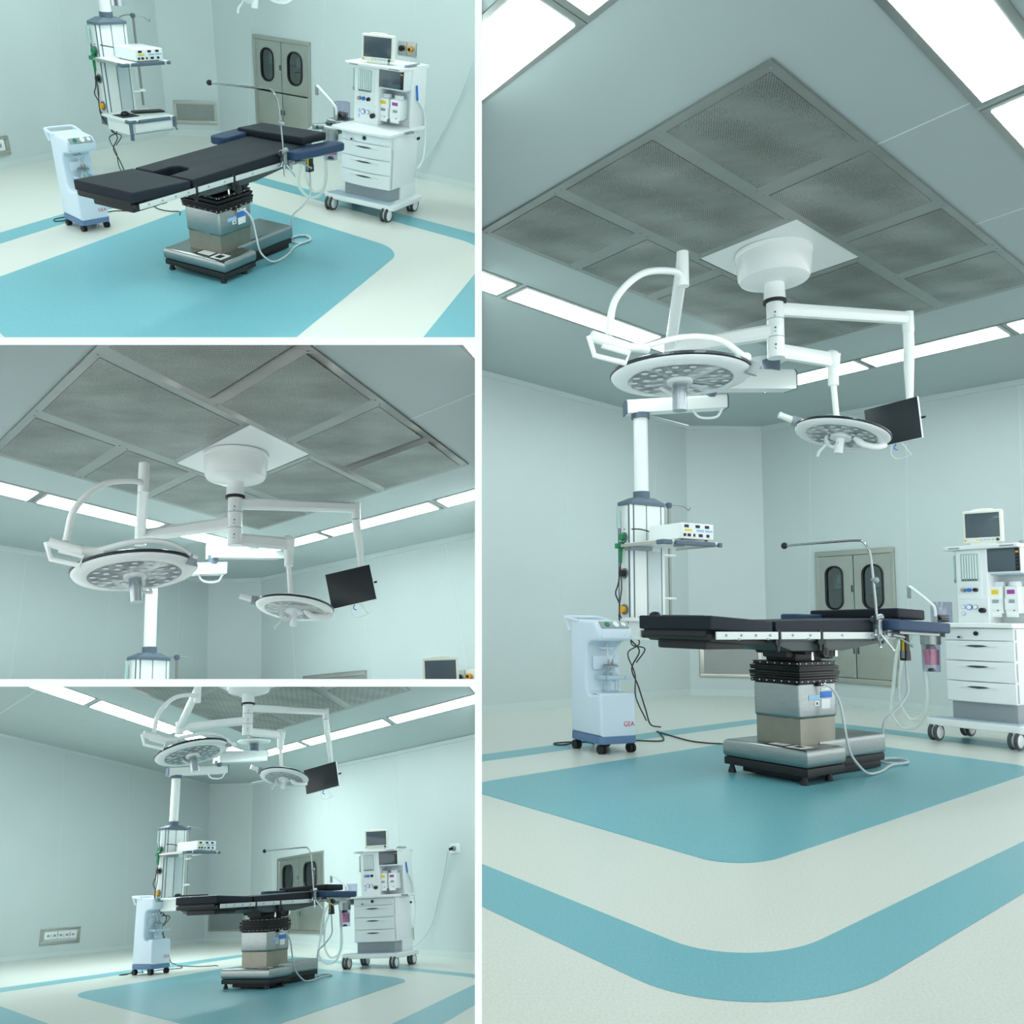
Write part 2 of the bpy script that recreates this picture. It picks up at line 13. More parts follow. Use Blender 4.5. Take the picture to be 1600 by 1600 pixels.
3:{'walls':{'right':[[0.1966,14.2471,3.1932],[3.212,4.1569,2.529]],'chamfer':[[-0.7792,15.7397,3.3828],[0.1966,14.2471,3.1932]],'left':[[-6.4054,10.5273,4.2791],[-0.7792,15.7397,3.3828]]},'ceil_plane':[0.16999,-0.01406,0.98535,2.97952],'floor':[[2.812,5.5391],[2.6102,6.2152],[2.3179,7.1944],[2.0105,8.2241],[1.6869,9.308],[1.3458,10.4507],[0.9857,11.657],[0.605,12.9325],[0.2018,14.2832],[-0.275,15.0122],[-0.7816,15.7868],[-1.1907,15.4088],[-1.6169,15.015],[-2.0615,14.6042],[-2.5256,14.1753],[-3.0106,13.7273],[-3.5178,13.2586],[-4.0488,12.768],[-4.6054,12.2537],[-5.1894,11.714],[-5.803,11.1471],[-6.4192,10.5778],[-1.1784,-1.8859],[0.6645,-2.5829]],'pad':[[0.47,7.2488],[0.4484,7.3066],[0.4247,7.3601],[0.3993,7.4085],[0.3727,7.451],[0.3453,7.4866],[0.3175,7.515],[0.2899,7.5353],[0.2629,7.5474],[0.237,7.551],[0.2127,7.5458],[0.1904,7.5321],[0.1704,7.5099],[-0.1424,7.0695],[-0.4657,6.6142],[-0.8001,6.1434],[-1.1461,5.6561],[-1.5044,5.1516],[-1.5247,5.1165],[-1.5413,5.0738],[-1.5539,5.0241],[-1.5622,4.9684],[-1.5661,4.9077],[-1.5656,4.8431],[-1.5606,4.7756],[-1.5512,4.7066],[-1.5376,4.6372],[-1.5201,4.5687],[-1.499,4.5024],[-1.4746,4.4392],[-1.0017,3.319],[-0.5563,2.2642],[-0.1361,1.2691],[-0.1134,1.2202],[-0.0886,1.1765],[-0.0624,1.1388],[-0.035,1.1075],[-0.007,1.0833],[0.021,1.0665],[0.0488,1.0573],[0.0757,1.056],[0.1014,1.0623],[0.1253,1.0763],[0.1472,1.0977],[0.1667,1.126],[0.4616,1.6406],[0.7474,2.1395],[1.0246,2.6233],[1.2935,3.0926],[1.5546,3.5482],[1.5689,3.5785],[1.5808,3.6148],[1.5899,3.6563],[1.5962,3.7025],[1.5995,3.7526],[1.5997,3.8057],[1.597,3.8609],[1.5912,3.9175],[1.5826,3.9743],[1.5712,4.0305],[1.5572,4.0852],[1.5409,4.1374],[1.2029,5.1195],[0.8464,6.1551]],'ring':[[[0.4851,8.783],[0.4597,8.8546],[0.5462,9.2706],[0.5844,9.1614]],[[0.4597,8.8546],[0.4321,8.9223],[0.5047,9.3741],[0.5462,9.2706]],[[0.4321,8.9223],[0.4026,8.9853],[0.4603,9.4708],[0.5047,9.3741]],[[0.4026,8.9853],[0.3716,9.0427],[0.4136,9.5593],[0.4603,9.4708]],[[0.3716,9.0427],[0.3396,9.0938],[0.3651,9.6384],[0.4136,9.5593]],[[0.3396,9.0938],[0.3068,9.1379],[0.3154,9.7071],[0.3651,9.6384]],[[0.3068,9.1379],[0.2737,9.1744],[0.2651,9.7644],[0.3154,9.7071]],[[0.2737,9.1744],[0.2407,9.2028],[0.2149,9.8094],[0.2651,9.7644]],[[0.2407,9.2028],[0.2082,9.2227],[0.1654,9.8415],[0.2149,9.8094]],[[0.2082,9.2227],[0.1767,9.2337],[0.1173,9.8602],[0.1654,9.8415]],[[0.1767,9.2337],[0.1466,9.2357],[0.0711,9.8649],[0.1173,9.8602]],[[0.1466,9.2357],[0.1182,9.2287],[0.0276,9.8557],[0.0711,9.8649]],[[0.1182,9.2287],[0.092,9.2126],[-0.0127,9.8325],[0.0276,9.8557]],[[0.092,9.2126],[0.0683,9.1876],[-0.0491,9.7954],[-0.0127,9.8325]],[[0.0683,9.1876],[-0.2573,8.7603],[-0.5942,8.3182],[-0.943,7.8605],[-1.3044,7.3861],[-1.6791,6.8944],[-2.0679,6.3843],[-2.4714,5.8546],[-2.7748,6.3271],[-2.3388,6.8818],[-1.9199,7.4149],[-1.517,7.9276],[-1.1293,8.4209],[-0.756,8.896],[-0.3962,9.3539],[-0.0491,9.7954]],[[-2.4714,5.8546],[-2.4982,5.8125],[-2.8167,6.263],[-2.7748,6.3271]],[[-2.4982,5.8125],[-2.5209,5.762],[-2.8521,6.1856],[-2.8167,6.263]],[[-2.5209,5.762],[-2.5391,5.7036],[-2.8805,6.096],[-2.8521,6.1856]],[[-2.5391,5.7036],[-2.5526,5.6382],[-2.9016,5.9952],[-2.8805,6.096]],[[-2.5526,5.6382],[-2.5612,5.5666],[-2.915,5.8848],[-2.9016,5.9952]],[[-2.5612,5.5666],[-2.5648,5.4898],[-2.9205,5.7661],[-2.915,5.8848]],[[-2.5648,5.4898],[-2.5633,5.4088],[-2.918,5.6409],[-2.9205,5.7661]],[[-2.5633,5.4088],[-2.5568,5.3247],[-2.9077,5.5109],[-2.918,5.6409]],[[-2.5568,5.3247],[-2.5454,5.2386],[-2.8896,5.3778],[-2.9077,5.5109]],[[-2.5454,5.2386],[-2.5292,5.1517],[-2.864,5.2436],[-2.8896,5.3778]],[[-2.5292,5.1517],[-2.5085,5.0651],[-2.8314,5.1101],[-2.864,5.2436]],[[-2.5085,5.0651],[-2.4835,4.9801],[-2.7921,4.9791],[-2.8314,5.1101]],[[-2.4835,4.9801],[-2.4546,4.8976],[-2.7469,4.8522],[-2.7921,4.9791]],[[-2.4546,4.8976],[-2.4223,4.8188],[-2.6963,4.7313],[-2.7469,4.8522]],[[-2.4223,4.8188],[-1.9135,3.6707],[-1.4349,2.5905],[-0.9837,1.5724],[-0.5577,0.6111],[-0.1549,-0.298],[-0.2215,-0.7506],[-0.5826,0.0492],[-0.9621,0.89],[-1.3616,1.7748],[-1.7825,2.7072],[-2.2268,3.6913],[-2.6963,4.7313]],[[-0.1549,-0.298],[-0.1284,-0.3528],[-0.1811,-0.8325],[-0.2215,-0.7506]],[[-0.1284,-0.3528],[-0.0999,-0.4023],[-0.1377,-0.9062],[-0.1811,-0.8325]],[[-0.0999,-0.4023],[-0.0697,-0.4459],[-0.092,-0.9707],[-0.1377,-0.9062]],[[-0.0697,-0.4459],[-0.0383,-0.4831],[-0.0444,-1.0253],[-0.092,-0.9707]],[[-0.0383,-0.4831],[-0.006,-0.5135],[0.0044,-1.0694],[-0.0444,-1.0253]],[[-0.006,-0.5135],[0.0267,-0.5366],[0.0537,-1.1026],[0.0044,-1.0694]],[[0.0267,-0.5366],[0.0594,-0.5523],[0.103,-1.1245],[0.0537,-1.1026]],[[0.0594,-0.5523],[0.0918,-0.5604],[0.1516,-1.135],[0.103,-1.1245]],[[0.0918,-0.5604],[0.1234,-0.5608],[0.1989,-1.134],[0.1516,-1.135]],[[0.1234,-0.5608],[0.1538,-0.5537],[0.2444,-1.1217],[0.1989,-1.134]],[[0.1538,-0.5537],[0.1827,-0.5391],[0.2875,-1.0983],[0.2444,-1.1217]],[[0.1827,-0.5391],[0.2097,-0.5172],[0.3278,-1.0641],[0.2875,-1.0983]],[[0.2097,-0.5172],[0.2345,-0.4883],[0.3648,-1.0197],[0.3278,-1.0641]],[[0.2345,-0.4883],[0.2568,-0.4529],[0.398,-0.9656],[0.3648,-1.0197]],[[0.2568,-0.4529],[0.5528,0.091],[0.8396,0.618],[1.1177,1.129],[1.3874,1.6246],[1.6491,2.1055],[1.9032,2.5724],[2.1451,3.0169],[1.7773,1.6258],[1.5591,1.216],[1.2826,0.6964],[0.9972,0.1602],[0.7025,-0.3936],[0.398,-0.9656]],[[2.2039,3.2392],[2.2049,3.249],[2.2061,3.2477]],[[2.2049,3.249],[2.208,3.3063],[2.2189,3.296],[2.2061,3.2477]],[[2.208,3.3063],[2.2082,3.3664],[2.2323,3.3469],[2.2189,3.296]],[[2.2082,3.3664],[2.2056,3.4284],[2.2466,3.401],[2.2323,3.3469]],[[2.2056,3.4284],[2.2003,3.4918],[2.262,3.4589],[2.2466,3.401]],[[2.2003,3.4918],[2.1922,3.5557],[2.2786,3.5217],[2.262,3.4589]],[[2.1922,3.5557],[2.1815,3.6193],[2.2967,3.5904],[2.2786,3.5217]],[[2.1815,3.6193],[2.1682,3.6819],[2.3169,3.6666],[2.2967,3.5904]],[[2.1682,3.6819],[2.1526,3.7427],[2.3395,3.7521],[2.3169,3.6666]],[[2.1526,3.7427],[2.1348,3.801],[2.3181,3.8396],[2.3418,3.7608],[2.3395,3.7521]],[[2.1348,3.801],[1.8373,4.6997],[1.5247,5.6436],[1.196,6.6361],[0.85,7.6812],[0.4851,8.783],[0.5844,9.1614],[0.9074,8.1698],[1.2156,7.2239],[1.5099,6.3206],[1.7912,5.4572],[2.0603,4.6309],[2.3181,3.8396]]],'ceil':[[2.929,5.1739,2.5924],[0.1018,14.4408,3.2123],[-0.9325,15.9415,3.4122],[-6.9771,9.7687,4.3669],[-6.8403,9.4571,4.3388],[2.2869,2.7219,2.6681]],'lights':[['left',[[-2.49,6.2468,3.5425],[-2.0375,6.8634,3.4733],[-2.2946,7.4846,3.5265],[-2.9656,6.5978,3.6296]]],['left',[[-1.9619,6.9665,3.4617],[-0.9592,8.333,3.3082],[-1.1886,8.9463,3.3565],[-2.2169,7.5872,3.5145]]],['left',[[-0.8904,8.4268,3.2977],[0.0236,9.6725,3.1578],[-0.1819,10.2767,3.2018],[-1.1181,9.0395,3.3457]]],['right',[[0.7971,7.9138,2.9992],[0.9518,8.146,2.9759],[0.0085,11.0007,3.1793],[-0.1644,10.7761,3.206]]],['right',[[1.7064,5.207,2.8037],[1.8448,5.4434,2.7832],[1.0155,7.9531,2.9621],[0.862,7.7206,2.9853]]],['right',[[2.489,3.4937,2.6443],[1.9006,5.2744,2.7712],[1.7633,5.0378,2.7915],[2.3983,3.1474,2.655]]],['near_right',[[2.2869,2.7219,2.6681],[2.4051,3.1731,2.6542],[2.4032,3.1786,2.6546],[2.196,2.789,2.6848]]]],'hepa':[[[1.0179,3.6583,2.9004],[0.8454,4.1273,2.9369],[0.7046,3.8895,2.9578]],[[1.6061,3.2242,2.7927],[1.7382,3.4622,2.7734],[1.2595,4.8272,2.8754],[0.8454,4.1273,2.9369],[1.0179,3.6583,2.9004]],[[0.7046,3.8895,2.9578],[1.2595,4.8272,2.8754],[0.7055,6.4069,2.9935],[-0.0131,5.2806,3.1014],[0.4402,4.0846,3.0062]],[[-1.324,5.3865,3.3291],[-1.4557,5.7068,3.3564],[-1.5578,5.559,3.3719]],[[-0.3868,4.6949,3.1575],[-0.3084,4.8177,3.1458],[-0.9453,6.4463,3.2789],[-1.4557,5.7068,3.3564],[-1.324,5.3865,3.3291]],[[-0.3084,4.8177,3.1458],[0.2924,5.7593,3.0556],[-0.3016,7.3789,3.1811],[-0.9453,6.4463,3.2789]],[[0.2924,5.7593,3.0556],[0.7055,6.4069,2.9935],[0.1402,8.019,3.1141],[-0.3016,7.3789,3.1811]]],'hepa_in':[[[0.9495,3.7088,2.913],[0.8494,3.9799,2.9341],[0.7684,3.8424,2.9461]],[[1.5488,3.2666,2.8032],[1.679,3.5002,2.7841],[1.2631,4.6821,2.8727],[0.9111,4.0847,2.9249],[1.0858,3.6082,2.888]],[[0.6404,3.9369,2.9695],[1.1963,4.8719,2.887],[0.7097,6.2544,2.9906],[0.0599,5.2309,3.0881],[0.513,4.0309,2.9928]],[[-1.4139,5.4528,3.3455],[-1.4487,5.5371,3.3527],[-1.4754,5.4982,3.3568]],[[-0.4598,4.7488,3.1709],[-0.3843,4.8666,3.1596],[-0.939,6.2796,3.2754],[-1.3704,5.6511,3.3409],[-1.2351,5.3208,3.3128]],[[-0.3139,4.9764,3.149],[0.2211,5.8108,3.0686],[-0.2961,7.2161,3.1779],[-0.8641,6.3886,3.2641]],[[0.2877,5.9145,3.0586],[0.6374,6.4599,3.006],[0.1451,7.8588,3.1109],[-0.2255,7.3188,3.1672]]],'hepa_plate':[[0.4402,4.0846,3.0062],[-0.0131,5.2806,3.1014],[-0.3868,4.6949,3.1575]],'ceil_seams':[[[-2.8121,6.9075,3.6075],[-2.8056,6.9161,3.6065],[-4.8884,11.7379,4.0346],[-4.8963,11.7297,4.0359]]],'items':{'cabinet':[1.0537,11.3791,0.2046,-73.3612,2.4479,1.3186],'vent':[-0.2907,14.9925,0.2115,-56.8241,1.4357,0.3876],'outlet':[-3.362,13.3469,0.2102,42.8139,0.8315,0.2797],'socket':[2.7001,5.8701,1.2128,-73.3612,0.2606,0.1158],'lowbox':[2.314,7.162,0.1853,-73.3612,0.1499,0.1864]},'cord':[[2.6864,5.9157,1.2464],[2.6312,6.1005,1.0555],[2.5698,6.306,0.7156],[2.5031,6.5291,0.3805],[2.4301,6.7736,0.1784],[2.3582,7.014,0.0645],[2.3254,7.1237,0.0457]],'seams':[['right',0.6395,12.765,0.0843,0.5716,12.9921,3.0105],['right',1.4972,9.8949,0.079,1.4742,9.9722,2.8123],['right',2.2305,7.4412,0.0745,2.2412,7.4054,2.6438],['left',-1.2677,15.2872,0.0952,-1.4143,15.1513,3.3345],['left',-2.2707,14.3579,0.0999,-2.4561,14.1862,3.504],['left',-3.3716,13.338,0.1051,-3.603,13.1236,3.6906],['left',-4.5961,12.2036,0.1108,-4.8831,11.9377,3.8988]],'tv_in_light':[1.182,-0.367,-0.548],'frames':{'table':[0.2122,4.1041,0.0,49.09,0.891,0.8843,0.8406],'unit':[-1.0712,6.9499,0.0,45.8336,0.9345,0.9466,0.9161],'machine':[1.6334,5.5644,-0.0,55.0463,0.8306,0.8767,0.7835],'pendant':[-0.9102,7.1818,1.7235,46.6736,0.87,0.8825,0.8403],'light':[0.0438,4.0044,2.6262,55.5762,1.0575,0.8976,0.8483],'tv':[0.9033,4.8658,2.0611,54.4778,0.7733,0.7733,0.8289,-0.2466,-7.8126]},'M':[[0.871607,-0.465817,-0.152693,-2.65478],[0.490198,0.829881,0.266465,3.267622],[0.002593,-0.307103,0.951673,-1.481934]]},
4:{'walls':{'right':[[0.5253,9.8122,3.1974],[3.2047,7.4912,3.0799]],'chamfer':[[-0.3333,9.5879,3.2131],[0.5253,9.8122,3.1974]],'left':[[-2.165,6.648,3.1908],[-0.3333,9.5879,3.2131]]},'ceil_plane':[0.02419,-0.02265,0.99945,2.98606],'floor':[[3.4888,7.2753],[3.3237,7.4184],[2.9824,7.7141],[2.6389,8.0117],[2.2933,8.3112],[1.9455,8.6126],[1.5954,8.9159],[1.2432,9.2211],[0.8887,9.5283],[0.5319,9.8375],[0.0994,9.7237],[-0.3336,9.6097],[-0.7017,9.0188],[-1.0677,8.4314],[-1.4315,7.8474],[-1.7931,7.2669],[-2.1526,6.6899],[-2.1654,6.6694],[-0.6285,0.4472],[0.3886,0.8008]],'pad':[[0.5209,6.2193],[0.5013,6.2326],[0.4795,6.2417],[0.4559,6.2465],[0.4309,6.2469],[0.4049,6.2428],[0.3784,6.2344],[0.3518,6.2218],[0.3255,6.2052],[0.3001,6.1849],[0.276,6.1613],[0.2535,6.1346],[0.2331,6.1055],[-0.0839,5.6079],[-0.3993,5.1128],[-0.7132,4.6202],[-1.0254,4.1302],[-1.3361,3.6426],[-1.3535,3.6123],[-1.3683,3.5805],[-1.3801,3.548],[-1.3875,3.52],[-1.3337,3.3024],[-0.9919,3.0307],[-0.6474,2.757],[-0.3051,2.485],[-0.2859,2.4726],[-0.2645,2.4642],[-0.2414,2.4599],[-0.217,2.4598],[-0.1916,2.4639],[-0.1657,2.4722],[-0.1398,2.4845],[-0.1142,2.5005],[-0.0895,2.5201],[-0.066,2.5428],[-0.0441,2.5684],[-0.0242,2.5963],[0.2861,3.0756],[0.598,3.5573],[0.9115,4.0415],[1.2265,4.5281],[1.5432,5.0171],[1.5612,5.0477],[1.5765,5.0797],[1.5889,5.1127],[1.5982,5.1459],[1.6042,5.1789],[1.6068,5.2111],[1.6059,5.242],[1.6017,5.271],[1.594,5.2976],[1.5831,5.3214],[1.5692,5.342],[1.5525,5.3589],[1.2108,5.6439],[0.8669,5.9307]],'ring':[[[0.598,7.0889],[0.575,7.1051],[0.6801,7.4187],[0.715,7.3939]],[[0.575,7.1051],[0.5497,7.1172],[0.6418,7.4371],[0.6801,7.4187]],[[0.5497,7.1172],[0.5224,7.1249],[0.6004,7.4488],[0.6418,7.4371]],[[0.5224,7.1249],[0.4935,7.128],[0.5566,7.4537],[0.6004,7.4488]],[[0.4935,7.128],[0.4634,7.1267],[0.5108,7.4517],[0.5566,7.4537]],[[0.4634,7.1267],[0.4324,7.1208],[0.4637,7.4428],[0.5108,7.4517]],[[0.4324,7.1208],[0.4009,7.1105],[0.4159,7.4271],[0.4637,7.4428]],[[0.4009,7.1105],[0.3693,7.0959],[0.368,7.405],[0.4159,7.4271]],[[0.3693,7.0959],[0.3381,7.0772],[0.3205,7.3765],[0.368,7.405]],[[0.3381,7.0772],[0.3075,7.0546],[0.2741,7.3421],[0.3205,7.3765]],[[0.3075,7.0546],[0.2781,7.0283],[0.2295,7.3023],[0.2741,7.3421]],[[0.2781,7.0283],[0.2501,6.9988],[0.187,7.2574],[0.2295,7.3023]],[[0.2501,6.9988],[0.224,6.9665],[0.1473,7.2082],[0.187,7.2574]],[[0.224,6.9665],[0.2,6.9316],[0.1109,7.1552],[0.1473,7.2082]],[[0.2,6.9316],[-0.1256,6.4183],[-0.4495,5.9076],[-0.7716,5.3997],[-1.0922,4.8943],[-1.411,4.3916],[-1.549,4.174],[-1.6129,4.4324],[-1.579,4.4858],[-1.2447,5.0138],[-0.9086,5.5448],[-0.5706,6.0787],[-0.2308,6.6155],[0.1109,7.1552]],[[-1.049,2.1494],[-1.0424,2.1443],[-0.7123,1.8847],[-0.384,1.6265],[-0.463,1.3453],[-0.7558,1.5746],[-0.9432,1.7214]],[[-0.384,1.6265],[-0.3617,1.6118],[-0.4292,1.3231],[-0.463,1.3453]],[[-0.3617,1.6118],[-0.3371,1.601],[-0.3921,1.3069],[-0.4292,1.3231]],[[-0.3371,1.601],[-0.3108,1.5944],[-0.3522,1.2969],[-0.3921,1.3069]],[[-0.3108,1.5944],[-0.2829,1.5919],[-0.31,1.2932],[-0.3522,1.2969]],[[-0.2829,1.5919],[-0.2538,1.5936],[-0.266,1.2958],[-0.31,1.2932]],[[-0.2538,1.5936],[-0.2239,1.5996],[-0.2208,1.3048],[-0.266,1.2958]],[[-0.2239,1.5996],[-0.1935,1.6096],[-0.1749,1.32],[-0.2208,1.3048]],[[-0.1935,1.6096],[-0.1631,1.6237],[-0.129,1.3412],[-0.1749,1.32]],[[-0.1631,1.6237],[-0.133,1.6415],[-0.0835,1.3682],[-0.129,1.3412]],[[-0.133,1.6415],[-0.1036,1.6629],[-0.039,1.4006],[-0.0835,1.3682]],[[-0.1036,1.6629],[-0.0753,1.6877],[0.0038,1.438],[-0.039,1.4006]],[[-0.0753,1.6877],[-0.0484,1.7155],[0.0445,1.48],[0.0038,1.438]],[[-0.0484,1.7155],[-0.0233,1.746],[0.0826,1.526],[0.0445,1.48]],[[-0.0233,1.746],[-0.0002,1.7787],[0.1175,1.5755],[0.0826,1.526]],[[-0.0002,1.7787],[0.3149,2.2632],[0.6316,2.7501],[0.9499,3.2395],[1.2699,3.7315],[1.5915,4.2259],[1.9147,4.723],[2.2396,5.2225],[2.4658,5.1789],[2.1249,4.6557],[1.7858,4.1354],[1.4486,3.6179],[1.1132,3.1032],[0.7795,2.5912],[0.4476,2.082],[0.1175,1.5755]],[[2.2396,5.2225],[2.2612,5.2585],[2.4985,5.2332],[2.4658,5.1789]],[[2.2612,5.2585],[2.2801,5.2959],[2.5272,5.2899],[2.4985,5.2332]],[[2.2801,5.2959],[2.2961,5.3344],[2.5516,5.3482],[2.5272,5.2899]],[[2.2961,5.3344],[2.3091,5.3736],[2.5713,5.4075],[2.5516,5.3482]],[[2.3091,5.3736],[2.3189,5.4128],[2.5862,5.4669],[2.5713,5.4075]],[[2.3189,5.4128],[2.3252,5.4516],[2.596,5.5257],[2.5862,5.4669]],[[2.3252,5.4516],[2.3282,5.4896],[2.6006,5.5833],[2.596,5.5257]],[[2.3282,5.4896],[2.3277,5.5262],[2.5999,5.6388],[2.6006,5.5833]],[[2.3277,5.5262],[2.3237,5.5609],[2.594,5.6915],[2.5999,5.6388]],[[2.3237,5.5609],[2.3163,5.5935],[2.5828,5.7408],[2.594,5.6915]],[[2.3163,5.5935],[2.3055,5.6233],[2.5666,5.7861],[2.5828,5.7408]],[[2.3055,5.6233],[2.2916,5.6501],[2.5456,5.8268],[2.5666,5.7861]],[[2.2916,5.6501],[2.2746,5.6735],[2.5199,5.8624],[2.5456,5.8268]],[[2.2746,5.6735],[2.2548,5.6933],[2.49,5.8924],[2.5199,5.8624]],[[2.2548,5.6933],[1.9274,5.9691],[1.598,6.2465],[1.2667,6.5256],[0.9333,6.8064],[0.598,7.0889],[0.715,7.3939],[1.0148,7.1403],[1.313,6.888],[1.6096,6.6371],[1.9046,6.3875],[2.1981,6.1393],[2.49,5.8924]]],'ceil':[[3.5715,7.0669,3.0614],[0.6393,9.8527,3.1955],[-0.2108,9.6898,3.2124],[-2.1807,6.662,3.1915],[-0.7559,0.8974,3.0263],[0.8455,1.3819,2.9986]],'lights':[['left',[[-1.6007,4.3157,3.1243],[-1.4113,4.6059,3.1263],[-1.5779,4.7453,3.1334],[-1.6715,4.602,3.1325]]],['left',[[-1.3511,4.6982,3.1269],[-0.5124,5.9829,3.1357],[-0.6769,6.1262,3.1429],[-1.5176,4.8379,3.1341]]],['left',[[-0.452,6.0755,3.1363],[0.3891,7.3639,3.1452],[0.2267,7.511,3.1525],[-0.6164,6.219,3.1436]]],['right',[[1.054,7.0544,3.1221],[1.2163,7.3028,3.1238],[0.4252,8.0284,3.1594],[0.261,7.7766,3.1576]]],['right',[[1.8877,6.295,3.0847],[2.0481,6.5399,3.0864],[1.2729,7.2509,3.1212],[1.1106,7.0027,3.1195]]],['right',[[2.6936,5.561,3.0485],[2.8521,5.8024,3.0502],[2.1031,6.4894,3.0839],[1.9428,6.2448,3.0822]]],['near',[[-0.8466,1.8934,3.0511],[-0.6937,2.1267,3.0527],[-1.151,2.4958,3.0721],[-1.0405,2.0489,3.0593]]],['near',[[-0.0091,1.2222,3.0156],[0.1419,1.4522,3.0172],[-0.6366,2.0806,3.0503],[-0.7893,1.8475,3.0487]]],['near_right',[[0.2364,1.6741,3.0199],[1.0457,2.907,3.0283],[0.8692,3.0558,3.0359],[0.0577,1.8191,3.0275]]],['near_right',[[1.104,2.9958,3.0289],[1.9156,4.232,3.0373],[1.7413,4.3849,3.0449],[0.9276,3.1449,3.0365]]],['near_right',[[1.9741,4.3211,3.0379],[2.7644,5.5251,3.046],[2.5924,5.6819,3.0537],[1.7999,4.4742,3.0455]]]],'hepa':[[[0.0128,2.5268,3.0447],[0.4999,3.2697,3.0497],[0.0376,3.6586,3.0697],[-0.4528,2.9099,3.0646]],[[0.4999,3.2697,3.0497],[0.97,3.9868,3.0546],[0.5109,4.3814,3.0746],[0.0376,3.6586,3.0697]],[[0.97,3.9868,3.0546],[1.4114,4.66,3.0592],[0.9553,5.06,3.0793],[0.5109,4.3814,3.0746]],[[1.4114,4.66,3.0592],[1.8535,5.3342,3.0637],[1.4003,5.7395,3.0839],[0.9553,5.06,3.0793]],[[-0.4528,2.9099,3.0646],[0.2682,4.0108,3.0721],[-0.234,4.4377,3.0939],[-0.9602,3.3274,3.0864]],[[0.6886,4.6527,3.0765],[1.4003,5.7395,3.0839],[0.9064,6.1812,3.1059],[0.1895,5.0851,3.0984]],[[-0.9602,3.3274,3.0864],[-0.5259,3.9915,3.0909],[-1.0091,4.3969,3.1118],[-1.4464,3.7275,3.1072]],[[-0.5259,3.9915,3.0909],[-0.0909,4.6565,3.0954],[-0.5711,5.0673,3.1164],[-1.0091,4.3969,3.1118]],[[-0.0909,4.6565,3.0954],[0.488,5.5415,3.1015],[0.0119,5.9595,3.1225],[-0.5711,5.0673,3.1164]],[[0.488,5.5415,3.1015],[0.9064,6.1812,3.1059],[0.4332,6.6044,3.1269],[0.0119,5.9595,3.1225]]],'hepa_in':[[[0.014,2.6016,3.0463],[0.4368,3.2463,3.0507],[0.0363,3.5827,3.068],[-0.3889,2.9336,3.0636]],[[0.5014,3.3449,3.0514],[0.9071,3.9637,3.0556],[0.5094,4.305,3.0729],[0.1013,3.682,3.0687]],[[0.9718,4.0624,3.0563],[1.3487,4.6372,3.0602],[0.9535,4.9832,3.0776],[0.5745,4.4044,3.0736]],[[1.4135,4.7361,3.0608],[1.7908,5.3117,3.0647],[1.3983,5.6623,3.0822],[1.0187,5.0827,3.0782]],[[-0.4518,2.9854,3.0663],[0.2045,3.9876,3.0731],[-0.2351,4.3608,3.0922],[-0.8956,3.3511,3.0853]],[[0.6902,4.7293,3.0782],[1.337,5.717,3.0849],[0.9047,6.1031,3.1041],[0.2537,5.108,3.0973]],[[-0.9595,3.4038,3.0881],[-0.5904,3.9681,3.0919],[-1.0098,4.3194,3.11],[-1.3811,3.7511,3.1061]],[[-0.5249,4.0683,3.0926],[-0.1553,4.6333,3.0965],[-0.572,4.9894,3.1146],[-0.9438,4.4203,3.1107]],[[-0.0897,4.7337,3.0972],[0.4238,5.5188,3.1025],[0.0106,5.881,3.1207],[-0.506,5.0904,3.1153]],[[0.4896,5.6193,3.1032],[0.8424,6.1587,3.1069],[0.4317,6.5255,3.1252],[0.0767,5.9823,3.1214]]],'hepa_plate':[[0.2682,4.0108,3.0721],[0.6886,4.6527,3.0765],[0.1895,5.0851,3.0984],[-0.234,4.4377,3.0939]],'ceil_seams':[[[0.5269,3.3109,3.05],[0.5316,3.3181,3.05],[0.8487,3.0508,3.0363],[0.8441,3.0437,3.0363]],[[1.203,4.3421,3.057],[1.2077,4.3493,3.057],[1.5218,4.0765,3.0433],[1.5171,4.0694,3.0432]]],'items':{'cabinet':[1.3502,9.0976,0.229,-40.8999,0.8745,1.4184],'vent':[0.1204,9.7064,0.2165,14.6421,0.7093,0.3922]},'seams':[['right',0.9223,9.4682,0.092,1.0045,9.3971,3.0526],['right',1.7493,8.7519,0.0913,1.8108,8.6986,3.0304],['right',2.5381,8.0686,0.0907,2.5801,8.0323,3.0093],['right',3.3043,7.405,0.0901,3.3276,7.3847,2.9887],['left',-0.7637,8.897,0.0915,-0.648,9.0827,3.1129],['left',-1.5908,7.5696,0.0909,-1.4759,7.7539,3.092]],'tv_in_light':[0.925,-0.446,-0.501],'frames':{'table':[0.1757,4.3593,0.0,51.5675,0.9241,0.7586,0.8827],'unit':[-0.8861,4.9338,0.0,42.6425,0.8775,0.8629,0.8911],'machine':[1.7483,6.3525,-0.0,49.3127,0.8302,0.7569,0.8865],'pendant':[-0.6854,6.2938,1.8042,44.2296,0.87,0.8318,0.9089],'light':[0.1884,4.4483,2.6365,54.4503,1.0677,0.7026,0.8537],'tv':[0.9175,5.0769,2.1232,52.3775,0.5785,0.5785,0.7758,-0.6266,-3.7743]},'M':[[1.0,-0.0,-0.0,-0.0],[-0.0,1.0,0.0,0.0],[-0.0,0.0,1.0,0.0]]},
}

# ------------------------------------------------------------------ camera, light, exposure
cd = bpy.data.cameras.new('camera'); cam = bpy.data.objects.new('camera', cd); C.objects.link(cam)
cam.matrix_world = Matrix([CAM['rot'][i] + [CAM['loc'][i]] for i in range(3)] + [[0, 0, 0, 1]])
cd.sensor_width = 36; cd.sensor_fit = 'HORIZONTAL'; cd.lens = 29.25
cd.shift_x = 0.09375; cd.shift_y = 0.03125
cd.clip_start = 0.05; cd.clip_end = 200
SC.camera = cam
w = bpy.data.worlds.new('world'); SC.world = w; w.use_nodes = True
